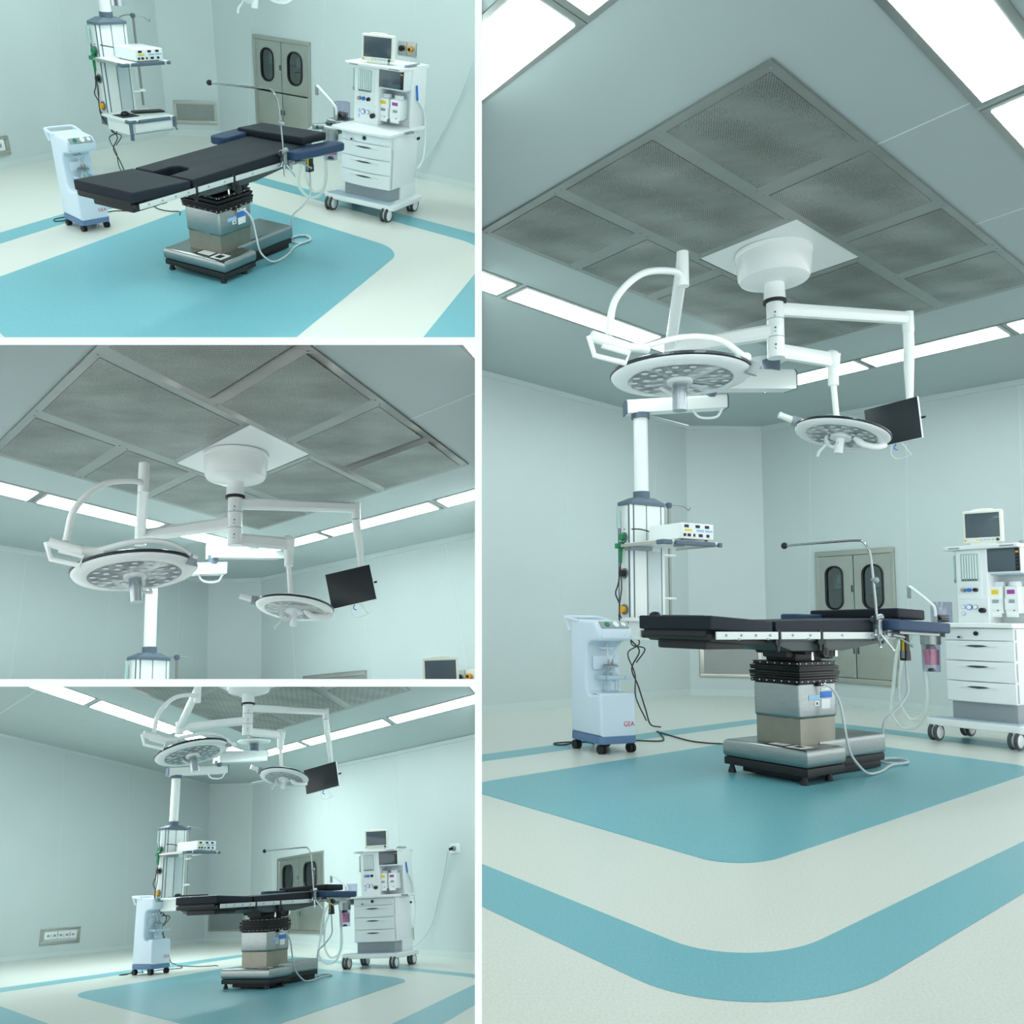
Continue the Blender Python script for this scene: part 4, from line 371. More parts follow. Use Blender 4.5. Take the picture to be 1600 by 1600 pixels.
# ------------------------------------------------------------------ things on the walls
def wall_frame(k, nm):
    x, y, z0, ang, w_, h = ROOMS[k]['items'][nm]
    return [x, y, z0, ang, 1, 1, 1], w_, h          # local x along the wall, +y into the wall
def rr2(x0, x1, z0, z1, r, n=5):
    o = []
    for cx_, cz_, a0 in ((x1 - r, z1 - r, 0), (x0 + r, z1 - r, 90), (x0 + r, z0 + r, 180), (x1 - r, z0 + r, 270)):
        for i in range(n + 1):
            a = math.radians(a0 + 90 * i / n); o.append((cx_ + r * math.cos(a), cz_ + r * math.sin(a)))
    return o
def cabinet(k):
    fr, w_, h = wall_frame(k, 'cabinet'); t = Thing(k, 'instrument_cabinet', 'built-in stainless steel instrument cabinet with four doors, %s' % PLACE[k], 'cabinet', fr)
    fx = w_ / 1.13; H = h / 1.57
    a = .05 * fx; hw = w_ / 2
    m = t.mb()
    m.box(-hw, hw, -.02, .03, 0, .06 * H, .004).box(-hw, hw, -.02, .03, h - .06 * H, h, .004).box(-hw, -hw + a, -.02, .03, .06 * H, h - .06 * H, .004).box(hw - a, hw, -.02, .03, .06 * H, h - .06 * H, .004)
    t.part('frame', m, STEEL2)
    d = .26; m = t.mb()
    m.box(-hw + .02, hw - .02, d, d + .01, .02, h - .02).box(-hw + .02, -hw + .03, .03, d, .02, h - .02).box(hw - .03, hw - .02, .03, d, .02, h - .02).box(-hw + .03, hw - .03, .03, d, .02, .03).box(-hw + .03, hw - .03, .03, d, h - .03, h - .02)
    zs = .70 * H
    m.box(-hw + .03, hw - .03, .06, d, zs - .01, zs + .01).box(-hw + .03, hw - .03, .08, d, 1.12 * H, 1.13 * H)
    t.part('body', m, DARKIN)
    for sgn, nm in ((-1, 'l'), (1, 'r')):
        x0, x1 = (-hw + a, -.004) if sgn < 0 else (.004, hw - a)
        # upper door with a round ended window
        wx0, wx1 = (-hw + .155 * fx, -hw + .40 * fx) if sgn < 0 else (hw - .46 * fx + .02 * fx, hw - .165 * fx)
        z0, z1 = zs + .01, h - .065 * H; wz0, wz1 = .87 * H, 1.38 * H
        rad = min((wx1 - wx0) * .45, (wz1 - wz0) * .3)
        hole = rr2(wx0, wx1, wz0, wz1, rad, 6); n = len(hole)
        outer = []
        cxm, czm = (wx0 + wx1) / 2, (wz0 + wz1) / 2
        for px, pz in hole:
            dx, dz = px - cxm, pz - czm; tt = min(((x1 - cxm) / dx if dx > 1e-6 else (x0 - cxm) / dx if dx < -1e-6 else 9e9), ((z1 - czm) / dz if dz > 1e-6 else (z0 - czm) / dz if dz < -1e-6 else 9e9))
            outer.append((cxm + dx * tt, czm + dz * tt))
        for cxx, czz in ((x0, z0), (x0, z1), (x1, z0), (x1, z1)):
            i = min(range(n), key=lambda i: (outer[i][0] - cxx) ** 2 + (outer[i][1] - czz) ** 2); outer[i] = (cxx, czz)
        m = t.mb(); vs = [(p[0], -.012, p[1]) for p in outer] + [(p[0], -.012, p[1]) for p in hole] + [(p[0], .012, p[1]) for p in hole] + [(p[0], .012, p[1]) for p in outer]
        fs = []
        for i in range(n):
            j = (i + 1) % n; fs += [(i, j, n + j, n + i), (n + i, n + j, 2 * n + j, 2 * n + i), (3 * n + i, 3 * n + j, j, i), (2 * n + i, 2 * n + j, 3 * n + j, 3 * n + i)]
        m.raw(vs, fs); door = t.part('door', m, STEEL2)
        if not door: continue
        m = t.mb(); ho = [(cxm + (p[0] - cxm) * 1.0, czm + (p[1] - czm)) for p in hole]
        m.tube([(p[0], -.014, p[1]) for p in ho], .014 * min(fx, 1.3), 8, closed=True); t.part('window_gasket', m, BPLAST, door)
        m = t.mb(); m.prism(hole, -.002, .002, 'y'); t.part('window_pane', m, WINDOW, door)
        hx = -.028 * fx if sgn < 0 else .03 * fx
        if sgn < 0:
            m = t.mb(); m.box(hx - .008, hx + .008, -.02, -.01, 1.07 * H, 1.15 * H, .002); t.part('handle', m, DGREY, door)
        m = t.mb(); m.box(x0, x1, -.012, .012, .065 * H, zs - .006, .003); d2 = t.part('door', m, STEEL2)
        m = t.mb(); m.box(hx - .008, hx + .008, -.018, -.01, .345 * H, .425 * H, .002); t.part('handle', m, DGREY, d2)
    # contents
    if k == 2: return
    pl = PLACE[k]
    def thing(name, lab, cat, x, z, fn):
        q = Thing(k, name, lab, cat, [*fr[:3], fr[3], 1, 1, 1], (x, .14, z)); fn(q)
    lx = -hw + .28 * fx; rx = hw - .31 * fx; sh = 1.13 * H
    thing('box', 'white carton behind the left cabinet window, %s' % pl, 'box', lx + .03 * fx, sh, lambda q: (q.part('carton', q.mb().box(-.055, .055, -.05, .05, 0, .15, .003), PAPER), q.part('label_strip', q.mb().box(-.045, .045, -.052, -.05, .02, .05), LBLUE)))
    thing('bottle', 'pale bottle behind the left cabinet window, %s' % pl, 'bottle', lx - .07 * fx, sh, lambda q: (q.part('bottle_body', q.mb().lathe([(.001, 0), (.035, 0), (.035, .09), (.015, .115), (.015, .125)], (0, 0, 0), 14), PALEBLUE), q.part('cap', q.mb().cyl((0, 0, .125), (0, 0, .15), .018, seg=12), PAPER)))
    thing('bottle', 'white bottle behind the right cabinet window, %s' % pl, 'bottle', rx - .03 * fx, sh, lambda q: (q.part('bottle_body', q.mb().lathe([(.001, 0), (.045, 0), (.045, .09), (.02, .12), (.02, .13)], (0, 0, 0), 14), PWHITE), q.part('cap', q.mb().cyl((0, 0, .13), (0, 0, .155), .022, seg=12), GREY)))
    thing('box', 'brown carton low behind the right cabinet window, %s' % pl, 'box', rx, zs + .01, lambda q: (q.part('carton', q.mb().box(-.1 * min(fx, 1.4), .1 * min(fx, 1.4), -.06, .06, 0, .33 * H, .003), AMBER if k == 1 else BROWN), q.part('lid', q.mb().box(-.105 * min(fx, 1.4), .105 * min(fx, 1.4), -.063, .063, .30 * H, .335 * H, .003), BROWN)))
    thing('bag', 'crumpled clear bag low behind the left cabinet window, %s' % pl, 'bag', lx, zs + .01, lambda q: q.part('bag_body', q.mb().lathe([(.001, 0), (.08, 0), (.09, .05), (.06, .10), (.03, .13), (.035, .15)], (0, 0, 0), 10), PALEBLUE))
def vent(k):
    fr, w_, h = wall_frame(k, 'vent'); t = Thing(k, 'return_air_grille', 'steel return air grille low on the chamfered wall, %s' % PLACE[k], 'vent', fr); b = .045 * w_ / .7
    m = t.mb(); hw = w_ / 2; bz = .04
    m.box(-hw, hw, -.015, .01, 0, bz, .003).box(-hw, hw, -.015, .01, h - bz, h, .003).box(-hw, -hw + b, -.015, .01, bz, h - bz, .003).box(hw - b, hw, -.015, .01, bz, h - bz, .003)
    t.part('frame', m, STEEL2)
    m = t.mb(); n = 26
    for i in range(n):
        z = bz + (h - 2 * bz) * (i + .5) / n; m.box(-hw + b, hw - b, -.006, .006, z - .0035, z + .0035)
    m.box(-hw + b, hw - b, .006, .009, bz, h - bz); t.part('louvres', m, ALU)
def outlet(k):
    fr, w_, h = wall_frame(k, 'outlet'); t = Thing(k, 'socket_panel', 'steel wall panel with five white sockets on the left wall, %s' % PLACE[k], 'socket panel', fr)
    m = t.mb(); hw = w_ / 2; b = .055
    m.box(-hw, hw, -.02, .01, 0, b, .004).box(-hw, hw, -.02, .01, h - .03, h, .004).box(-hw, -hw + b, -.02, .01, b, h - .03, .004).box(hw - b, hw, -.02, .01, b, h - .03, .004).box(-hw + b, hw - b, .0, .008, b, h - .03)
    t.part('plate', m, STEEL2)
    for i in range(5):
        x = -hw * .62 + hw * 1.24 * i / 4; s = .068 * w_ / .70; zc = h * .55
        m = t.mb(); m.prism(rr2(x - s, x + s, zc - .062, zc + .062, .024), -.02, .001, 'y', bev=.003); so = t.part('socket', m, PWHITE)
        if so: t.part('socket_opening', t.mb().box(x - s * .35, x + s * .35, -.022, -.019, zc - .02, zc + .02, .002), GREY, so)
def gasbox(k):
    fr, w_, h = wall_frame(k, 'gasbox'); t = Thing(k, 'gas_outlet_plate', 'steel plate with two gas outlets on the wall beside the monitor, %s' % PLACE[k], 'gas outlet', fr); hw = w_ / 2
    t.part('plate', t.mb().box(-hw, hw, -.012, .005, 0, h, .003), STEEL2); t.part('plate_joint', t.mb().box(-.002, .002, -.014, -.01, 0, h), DGREY)
    for x, mt_ in ((-hw * .5, BPLAST), (hw * .45, ORANGE)):
        o = t.part('outlet_ring', t.mb().tube([(x, -.012, h * .5), (x, -.05, h * .5)], .03, 16), mt_)
        if o: t.part('outlet_core', t.mb().tube([(x, -.05, h * .5), (x, -.062, h * .5)], .016, 12), BPLAST, o)
def wall_socket():
    k = 3; fr, w_, h = wall_frame(k, 'socket'); t = Thing(k, 'wall_gas_socket', 'small white gas socket plate on the right wall beyond the anesthesia machine', 'gas outlet', fr); hw = w_ / 2
    t.part('plate', t.mb().box(-hw, hw, -.012, .004, 0, h, .003), PWHITE)
    t.part('collar', t.mb().tube([(0, -.012, h / 2), (0, -.05, h / 2)], .03, 16), MGREY); t.part('plug', t.mb().tube([(0, -.05, h / 2), (0, -.09, h / 2 - .01)], .018, 12), BPLAST)
    m = t.mb()
    for x in (-.8, .8):
        for z in (.12, .88): m.ball((x * hw, -.012, z * h), .008, seg=8)
    t.part('screws', m, CHROME)
    fr, w_, h = wall_frame(k, 'lowbox'); t = Thing(k, 'steel_switch_plate', 'small steel plate low on the right wall behind the anesthesia machine', 'wall plate', fr)
    t.part('plate', t.mb().box(-w_ / 2, w_ / 2, -.012, .004, 0, h, .003), STEEL2); t.part('insert', t.mb().box(-w_ / 4, w_ / 4, -.016, -.01, h * .3, h * .7, .003), GREY)
def wall_cord(k):
    out = WALLN[k, 'right'][2]; pts = [Vector(p) - out * (.09 if i == 0 else .03 if i < 4 else .25 * (i - 3) / 3) for i, p in enumerate(ROOMS[k]['cord'])]
    pts[-1].z = max(pts[-1].z, .03); pts[-2].z = max(pts[-2].z, .05)
    t = Thing(k, 'gas_supply_hose', 'thin pale blue gas hose drooping down the right wall, %s' % PLACE[k], 'hose', [*pts[-1][:2], 0, 0, 1, 1, 1])
    o = Vector((*pts[-1][:2], 0)); t.part('hose', t.mb().tube(spline([p - o for p in pts], 8), .008, 8), HOSECOL)
    t.part('end_fitting', t.mb().tube([pts[-1] - o, pts[-1] - o + Vector((-.03, 0, .0))], .016, 10), GREY)
for k in ROOMS:
    it = ROOMS[k]['items']
    cabinet(k)
    if 'vent' in it: vent(k)
    if 'outlet' in it: outlet(k)
    if 'gasbox' in it: gasbox(k)
    if 'cord' in ROOMS[k]: wall_cord(k)
wall_socket()
# ------------------------------------------------------------------ operating table
def operating_table(k):
    fr = ROOMS[k]['frames']['table']; pl = PLACE[k]
    t = Thing(k, 'operating_table', 'operating table with black cushions on a steel pedestal, %s' % pl, 'operating table', fr)
    # base: a wide foot end and a narrower tail towards the head
    m = t.mb(); m.prism([(-.20, -.315), (.19, -.315), (.19, .365), (-.20, .365)], .10, .215, bev=.04, seg=4); m.prism([(.12, -.175), (.86, -.175), (.86, .225), (.12, .225)], .10, .235, bev=.03, seg=4)
    t.part('base_cover', m, STEEL)
    m = t.mb(); i_ = .006
    m.prism([(-.195, -.31), (.185, -.31), (.185, -.17), (.855, -.17), (.855, .22), (.185, .22), (.185, .36), (-.195, .36)], .055, .103, bev=.006)
    m.box(-.13, .16, -.22, .26, .015, .06, .008).box(.2, .84, -.15, .2, .008, .06, .008)
    t.part('base_skirt', m, BLACK)
    for x, y in ((-.165, -.26), (-.165, .32), (.10, -.25), (.10, .31)):
        m = t.mb(); m.lathe([(.026, 0), (.026, .012), (.014, .05), (.014, .075)], (x, y, 0), 14); t.part('foot', m, BLACK)
    m = t.mb(); m.prism([(-.068, -.168), (.297, -.168), (.297, .183), (-.068, .183)], .215, .40, bev=0); t.part('lower_sleeve', m, SLEEVE)
    m = t.mb(); m.box(-.08, .309, -.18, .195, .375, .60, .022, seg=3); up = t.part('upper_sleeve', m, STEEL)
    m = t.mb()
    m.box(.134, .255, -.183, -.179, .50, .54, .001, 0).box(.01, .12, -.183, -.179, .488, .52, .001, 1).box(.14, .23, -.183, -.179, .433, .493, .001, 2).box(.07, .115, -.183, -.179, .452, .484, .001, 2).box(.138, .245, -.183, -.179, .547, .565, .001, 2).box(.082, .102, -.1835, -.179, .460, .476, 0, 3)
    t.part('rating_labels', m, [BLUE, LBLUE, PAPER, DGREY], up)
    m = t.mb(); m.box(.09, .165, -.2, -.178, .575, .605, .004, 0).cyl((.125, -.198, .59), (.125, -.225, .588), .012, seg=10, mi=1).cyl((.105, -.198, .59), (.105, -.215, .59), .008, seg=10, mi=1); t.part('cable_socket', m, [BLACK, CHROME], up)
    m = t.mb(); m.prism([(-.17, .05), (-.03, .05), (-.03, -.12), (-.17, -.12)], .2145, .2165, mi=0).prism([(-.17, -.13), (-.05, -.13), (-.05, -.25), (-.17, -.25)], .2145, .2165, mi=1).box(-.15, -.06, -.1, .03, .2165, .2168, 0, 1).box(-.15, -.08, -.22, -.16, .2165, .2168, 0, 0); t.part('warning_plate', m, [BLACK, PAPER])
    # bellows
    m = t.mb(); rnd = random.Random(3)
    m.box(-.092, .321, -.192, .207, .595, .618, .004)
    for i in range(5):
        z = .618 + i * .017; a = .008 + .01 * rnd.random(); e = .005 * rnd.random()
        m.box(-.085 - a, .314 + a, -.185 - a, .20 + a, z + e, z + .014 + e, .005)
    m.box(-.072, .301, -.172, .187, .612, .712, .006); m.box(-.082, .311, -.182, .197, .705, .728, .004)
    be = t.part('bellows', m, RUBBER)
    m = t.mb()
    for z in (.606, .717):
        for i in range(7):
            m.ball((-.07 + i * .061, -.193 if z < .65 else -.183, z), .0045, seg=6); m.ball((-.093 if z < .65 else -.083, -.17 + i * .06, z), .0045, seg=6)
    t.part('screws', m, PAPER, be)
    # mechanism and frame
    m = t.mb(); m.box(-.03, .25, -.12, .13, .725, .80, .02).box(-.10, .02, -.10, .10, .75, .83, .02).cyl((.27, -.17, .79), (.27, .17, .79), .05, seg=16).box(.2, .33, -.13, .13, .76, .86, .02).cyl((-.02, -.2, .80), (-.02, .2, .80), .028, seg=12)
    t.part('tilt_mechanism', m, BLACK)
    m = t.mb(); m.cyl((.02, -.21, .79), (.02, -.21, .74), .009, seg=10).cyl((.285, -.2, .80), (.285, -.2, .76), .012, seg=10); t.part('pivot_pin', m, CHROME)
    side = lambda x: .985 - .012 * 0
    m = t.mb(); m.prism([(-.45, .905), (.72, .925), (.72, .845), (.30, .80), (-.25, .80), (-.45, .85)], -.265, .265, 'y', bev=-.01); m.box(-.42, .7, -.285, -.262, .86, .915, .004).box(-.42, .7, .262, .285, .86, .915, .004); t.part('seat_frame', m, DGREY)
    m = t.mb(); m.prism([(-1.0, .925), (-.46, .905), (-.46, .84), (-.7, .845), (-.95, .86), (-1.0, .89)], -.24, .27, 'y', bev=-.008); m.box(-.95, -.62, -.2, .2, .815, .865, .015).box(-.99, -.9, -.28, .30, .87, .905, .01); t.part('leg_frame', m, BLACK)
    for i, (x0, x1) in enumerate(((-.985, -.445), (-.415, -.03), (.0, .72))):
        for sgn in (-1, 1):
            y = -.31 if sgn < 0 else .315
            m = t.mb(); m.box(x0, x1, y - .006, y + .006, .873, .917, .003); rl = t.part('side_rail', m, RAIL)
            m = t.mb(); yy = y - .008 if sgn < 0 else y + .008; n = 4 if i == 0 else 2
            for j in range(n):
                x = x0 + (x1 - x0) * (j + .6) / (n + .2); m.cyl((x, yy - .003, .897), (x, yy + .003, .897), .008, seg=8)
                if j % 2: m.box(x - .03, x - .012, min(yy, y) - .001, max(yy, y) + .001, .870, .880)
            t.part('rail_screws', m, GREY, rl)
            m = t.mb()
            for x in (x0 + .06, x1 - .06): m.box(x - .015, x + .015, min(y, y * .83), max(y, y * .83), .88, .912)
            t.part('rail_spacer', m, BLACK, rl)
    for x in (-.43, -.015):
        m = t.mb(); m.box(x - .012, x + .012, -.305, -.285, .80, .93, .004).cyl((x, -.305, .86), (x, -.285, .86), .03, seg=12); t.part('hinge', m, BLACK)
    m = t.mb(); m.box(.02, .05, -.30, -.27, .77, .87, .006).cyl((.045, -.30, .79), (.045, -.27, .79), .035, seg=12); t.part('tilt_lever', m, BLACK)
    # cushions
    m = t.mb(); m.prism([(-1.02, .925), (-.475, .903), (-.475, .978), (-1.02, 1.005)], -.30, .29, 'y', bev=-.014, seg=3); t.part('leg_cushion', m, LEATHER)
    def zt(x): return .978 + (x + .45) * .024
    yn0, yn1, xn = -.07, .10, -.22
    m = t.mb()
    def strip(x0, x1, y0, y1):
        m.prism([(x0, zt(x0) - .082), (x1, zt(x1) - .082), (x1, zt(x1)), (x0, zt(x0))], y0, y1, 'y')
    bm = bmesh.new(); outline = [(-.45, -.30), (.92, -.30), (.92, .29), (-.45, .29), (-.45, yn1), (xn - .04, yn1), (xn, yn1 - .04), (xn, yn0 + .04), (xn - .04, yn0), (-.45, yn0)]
    A = [bm.verts.new(m.sc((x, y, zt(x) - .082))) for x, y in outline]; B = [bm.verts.new(m.sc((x, y, zt(x)))) for x, y in outline]
    bm.faces.new(A[::-1]); bm.faces.new(B)
    for i in range(len(A)): bm.faces.new((A[i], A[(i + 1) % len(A)], B[(i + 1) % len(A)], B[i]))
    bmesh.ops.recalc_face_normals(bm, faces=bm.faces[:])
    bmesh.ops.bevel(bm, geom=[e for e in bm.edges if (e.verts[0] in A) == (e.verts[1] in A)], offset=.012 * m.iso, segments=3, profile=.6, affect='EDGES'); m.bm(bm, 0)
    t.part('back_cushion', m, LEATHER)
    m = t.mb(); m.box(-.45, -.20, -.12, .15, .885, .9, .003); t.part('seat_plate', m, BLACK)
    m = t.mb(); rot = Matrix.Translation((1.05, .065, 1.035)) @ Matrix.Rotation(math.radians(-1.2), 4, 'X') @ Matrix.Rotation(math.radians(1.5), 4, 'Y'); m.box(-.175, .175, -.37, .37, -.038, .033, .016, seg=3, xf=rot); t.part('head_cushion', m, LEATHER)
    m = t.mb(); m.box(.86, 1.15, -.2, .2, .94, .985, .01).box(.7, .95, -.03, .03, .90, .95, .006); t.part('head_support', m, MGREY)
    # blue arm boards on either side of the head end
    m = t.mb(); xf = Matrix.Translation((.985, -.345, .955)) @ Matrix.Rotation(math.radians(1.8), 4, 'Y') @ Matrix.Rotation(math.radians(-3), 4, 'Z'); m.prism(rr2(-.345, .345, -.10, .075, .06, 4), -.035, .035, bev=.016, seg=3, xf=xf); ab = t.part('arm_board', m, VINYLB)
    m = t.mb(); m.box(-.22, .25, -.05, .03, -.055, -.035, .004, xf=xf).box(-.33, -.2, -.03, .05, -.075, -.05, .005, xf=xf).cyl((.66, -.33, .90), (.66, -.33, .84), .022, seg=12); t.part('mounting_plate', m, MGREY, ab)
    m = t.mb(); xf = Matrix.Translation((.90, .40, 1.0)) @ Matrix.Rotation(math.radians(3), 4, 'Z'); m.prism(rr2(-.345, .345, -.075, .10, .06, 4), -.035, .035, bev=.016, seg=3, xf=xf); ab = t.part('arm_board', m, VINYLB)
    m = t.mb(); m.box(-.22, .25, -.06, .03, -.06, -.035, .004, xf=xf).box(-.33, -.2, -.1, .03, -.085, -.055, .005, xf=xf); t.part('mounting_plate', m, MGREY, ab)
    m = t.mb(); m.box(.64, .78, -.34, -.30, .87, .93, .008).cyl((.70, -.36, .90), (.82, -.37, .885), .014, seg=10).cyl((.76, -.34, .90), (.84, -.42, .83), .008, seg=8).ball((.84, -.42, .83), .012, seg=8).cyl((.66, -.33, .93), (.70, -.34, .94), .025, seg=12); t.part('arm_board_clamp', m, MGREY)
    # screen bar, hand control
    t2 = Thing(k, 'anesthesia_screen_bar', 'bent chrome anesthesia screen bar with black ball end clamped to the table, %s' % pl, 'screen bar', fr, (.588, -.32, 0))
    m = t2.mb(); m.tube(spline([(0, 0, .93), (-.003, .002, 1.1), (-.02, .015, 1.40), (-.033, .03, 1.47), (-.036, .06, 1.512), (-.045, .11, 1.525), (-.08, .35, 1.522), (-.113, .645, 1.516)], 8), .0085, 12); rod = t2.part('rod', m, ROD)
    m = t2.mb(); m.ball((-.115, .66, 1.516), .024); t2.part('ball_end', m, BLACK, rod)
    m = t2.mb(); m.cyl((-.004, 0, 1.15), (-.012, -.015, 1.20), .0001, seg=6).ball((-.022, -.02, 1.255), .02).cyl((-.016, 0, 1.255), (-.02, .02, 1.262), .009, seg=8); t2.part('lock_knob', m, GREY, rod)
    m = t2.mb(); m.cyl((-.05, 0, 1.0), (.035, -.01, 1.02), .02, seg=14).box(-.025, .02, -.03, .02, .86, 1.0, .008).ball((.03, -.01, 1.015), .022); cl = t2.part('clamp', m, MGREY)
    m = t2.mb(); m.cyl((-.055, -.02, 1.03), (-.06, -.03, .97), .01, seg=8); t2.part('clamp_pad', m, BLACK, cl)
    for a, b in (((-.03, -.03, .90), (-.06, -.06, .82)), ((0, -.03, .90), (.045, -.09, .80)), ((-.045, -.02, .93), (-.07, -.03, .90))):
        m = t2.mb(); m.cyl(a, b, .0085, seg=8).ball(b, .010, seg=8); t2.part('clamp_lever', m, CHROME, cl)
    t3 = Thing(k, 'hand_control', 'black hand control hanging under the head end on a grey cable, %s' % pl, 'hand control', fr, (1.07, -.23, 0))
    m = t3.mb(); m.prism([(-.028, .78), (.028, .78), (.024, .92), (-.024, .92)], -.022, .022, 'y', bev=-.006); m.prism([(-.033, .72), (.033, .72), (.028, .79), (-.028, .79)], -.026, .026, 'y', bev=-.006); h = t3.part('housing', m, BLACK)
    m = t3.mb(); m.box(-.034, -.022, -.01, .008, .79, .90, .002, 0).box(-.036, -.02, -.012, .010, .735, .79, .002, 1); t3.part('keypad', m, [YELLOW, GREY], h)
    m = t3.mb(); q = lambda x, y, z: (x - 1.07, y + .23, z)
    path = [(1.07, -.23, .72), (1.06, -.24, .62), (1.06, -.24, .50), (1.0, -.20, .40), (.93, -.13, .30), (.95, -.10, .15), (1.0, -.06, .04), (1.09, .0, .014), (1.18, -.06, .014), (1.14, -.17, .014), (1.02, -.19, .016), (.96, -.12, .018), (1.02, -.03, .018), (1.12, -.02, .022), (1.18, -.1, .024), (1.1, -.2, .022), (.95, -.18, .016), (.84, -.20, .012), (.72, -.25, .012), (.60, -.285, .012), (.45, -.31, .02), (.34, -.32, .07), (.26, -.30, .17), (.235, -.285, .32), (.215, -.27, .47), (.17, -.245, .56), (.125, -.22, .588)]
    m.tube(spline([q(*p) for p in path], 6), .0085, 8); t3.part('cable', m, CABLEW)
    m = t3.mb(); m.box(-.02, .02, -.01, .02, .915, .95, .004).cyl((0, .0, .94), (-.02, .03, .985), .008, seg=8); t3.part('hook', m, MGREY)
for k in (1, 3, 4): operating_table(k)

# ------------------------------------------------------------------ suction unit
def suction_unit(k):
    fr = ROOMS[k]['frames']['unit']; pl = PLACE[k]
    t = Thing(k, 'suction_unit', 'pale blue wheeled suction unit with a glass jar, beside the operating table, %s' % pl, 'suction unit', fr)
    for x, y in ((-.12, -.145), (-.135, .15), (.145, -.145), (.135, .15)):
        m = t.mb(); m.cyl((x - .024, y, .034), (x - .006, y, .034), .034, seg=18).cyl((x + .006, y, .034), (x + .024, y, .034), .034, seg=18).box(x - .005, x + .005, y - .02, y + .02, .03, .07, .004).cyl((x, y, .05), (x, y, .08), .014, seg=10); t.part('castor', m, BLACK)
    m = t.mb(); m.prism(rr2(-.163, .175, -.195, .20, .04, 4), .072, .128, bev=.008); t.part('base', m, NAVY)
    prof = [(-.185, .128), (-.18, .405), (-.165, .43), (-.05, .415), (-.015, .435), (.0, .48), (.0, .745), (-.02, .79), (-.06, .81), (-.14, .815), (-.155, .84), (-.15, .90), (-.10, .955), (.06, .965), (.195, .97), (.195, .128)]
    m = t.mb(); m.prism(prof, -.155, .167, 'x', bev=.022, seg=3); bd = t.part('body', m, BLUEW, angle=50)
    m = t.mb(); m.tube(spline([(-.15, .10, .955), (-.155, .2, .975), (-.15, .265, .985), (-.12, .285, .988), (.12, .285, .988), (.155, .265, .985), (.16, .2, .975), (.155, .10, .955)], 6), .014, 10); m.tube([(-.152, .27, .98), (-.152, .21, .88)], .012, 10).tube([(.157, .27, .98), (.157, .21, .88)], .012, 10); t.part('handle', m, BLUEW, bd)
    # sloping control panel
    xf = Matrix.Translation((.006, -.128, .93)) @ Matrix.Rotation(math.radians(47), 4, 'X')
    m = t.mb(); m.box(-.12, .135, -.032, .032, -.002, .005, .002, xf=xf); pn = t.part('control_panel', m, GREY)
    for x, mt_, r in ((-.06, PAPER, .022), (.02, PAPER, .026), (.09, PAPER, .02)):
        m = t.mb(); p = xf @ Vector((x, 0, .004)); p2 = xf @ Vector((x, 0, .012)); m.cyl(p, p2, r, seg=18)
        t.part('gauge' if x > -.05 else 'switch', m, mt_ if x > -.05 else GREEN, pn)
    m = t.mb(); m.box(-.11, .13, -.002, .006, .83, .86, .004, xf=Matrix.Translation((0, -.155, 0))).box(.09, .10, -.164, -.158, .852, .858); t.part('drawer_lip', m, BLUEW, bd)
    m = t.mb(); m.text('GEA', .052, Matrix.Translation((.10, -.1835, .21)) @ Matrix.Rotation(math.radians(90), 4, 'X'), 0, .0012); t.part('lettering', m, RED, bd)
    m = t.mb(); m.prism(rr2(-.13, .14, -.165, -.03, .04, 4), .424, .434, bev=.004); t.part('tray_rim', m, BLUEW, bd)
    # jar with lid and holder strap
    j = Thing(k, 'suction_jar', 'clear glass suction jar with metal lid standing in the suction unit, %s' % pl, 'jar', fr, (.02, -.075, .43))
    m = j.mb(); m.lathe([(.058, .0), (.06, .02), (.06, .13), (.035, .165), (.033, .19)], (0, 0, 0), 24); b = j.part('glass', m, GLASS)
    m = j.mb(); m.lathe([(.001, .19), (.06, .19), (.06, .2), (.05, .207), (.001, .207)], (0, 0, 0), 24).cyl((-.018, 0, .205), (-.018, 0, .245), .008, seg=10).cyl((.018, 0, .205), (.018, 0, .245), .008, seg=10).cyl((0, .0, .19), (0, 0, .12), .006, seg=8); j.part('lid', m, MGREY)
    m = j.mb(); m.tube(spline([(-.018, 0, .245), (-.03, .0, .30), (-.01, .03, .35), (.05, .05, .385)], 6), .006, 8).tube(spline([(.018, 0, .245), (.03, -.02, .30), (.07, -.01, .36), (.12, .03, .375)], 6), .006, 8); j.part('tubing', m, HOSE)
    m = t.mb(); m.box(-.075, .175, -.14, -.128, .53, .56, .003).box(-.075, -.06, -.14, .0, .53, .56, .003).box(.1, .175, -.145, -.02, .53, .555, .003); t.part('jar_strap', m, PALEBLUE, bd)
    m = t.mb(); m.box(-.10, .10, -.02, -.012, .60, .70, .004).box(.06, .12, -.05, -.01, .64, .655, .003).box(-.05, .05, -.06, -.01, .75, .765, .006); t.part('jar_bracket', m, BLUEW, bd)
    c = Thing(k, 'power_cable', 'dark power cable trailing over the floor behind the suction unit, %s' % pl, 'cable', fr, (.13, .26, 0))
    q = lambda x, y, z=.006: (x - .13, y - .26, z)
    m = c.mb()
    m.tube(spline([q(.13, .215, .05), q(.2, .26, .01), q(.5, .34), q(.75, .22), q(1.05, .6, .008), q(1.09, .67), q(1.0, .3), q(.97, .12), q(1.02, -.02), q(1.1, -.1), q(1.02, -.22), q(.62, -1.22), q(.75, -1.26)][:11], 7), .006, 8)
    m.tube(spline([q(-.05, .215, .05), q(-.12, .3, .01), q(-.2, .34), q(-.14, .42), q(.1, .4), q(.13, .3), q(.06, .24, .04)], 7), .006, 8)
    c.part('wire', m, CABLE)
for k in (1, 3, 4): suction_unit(k)

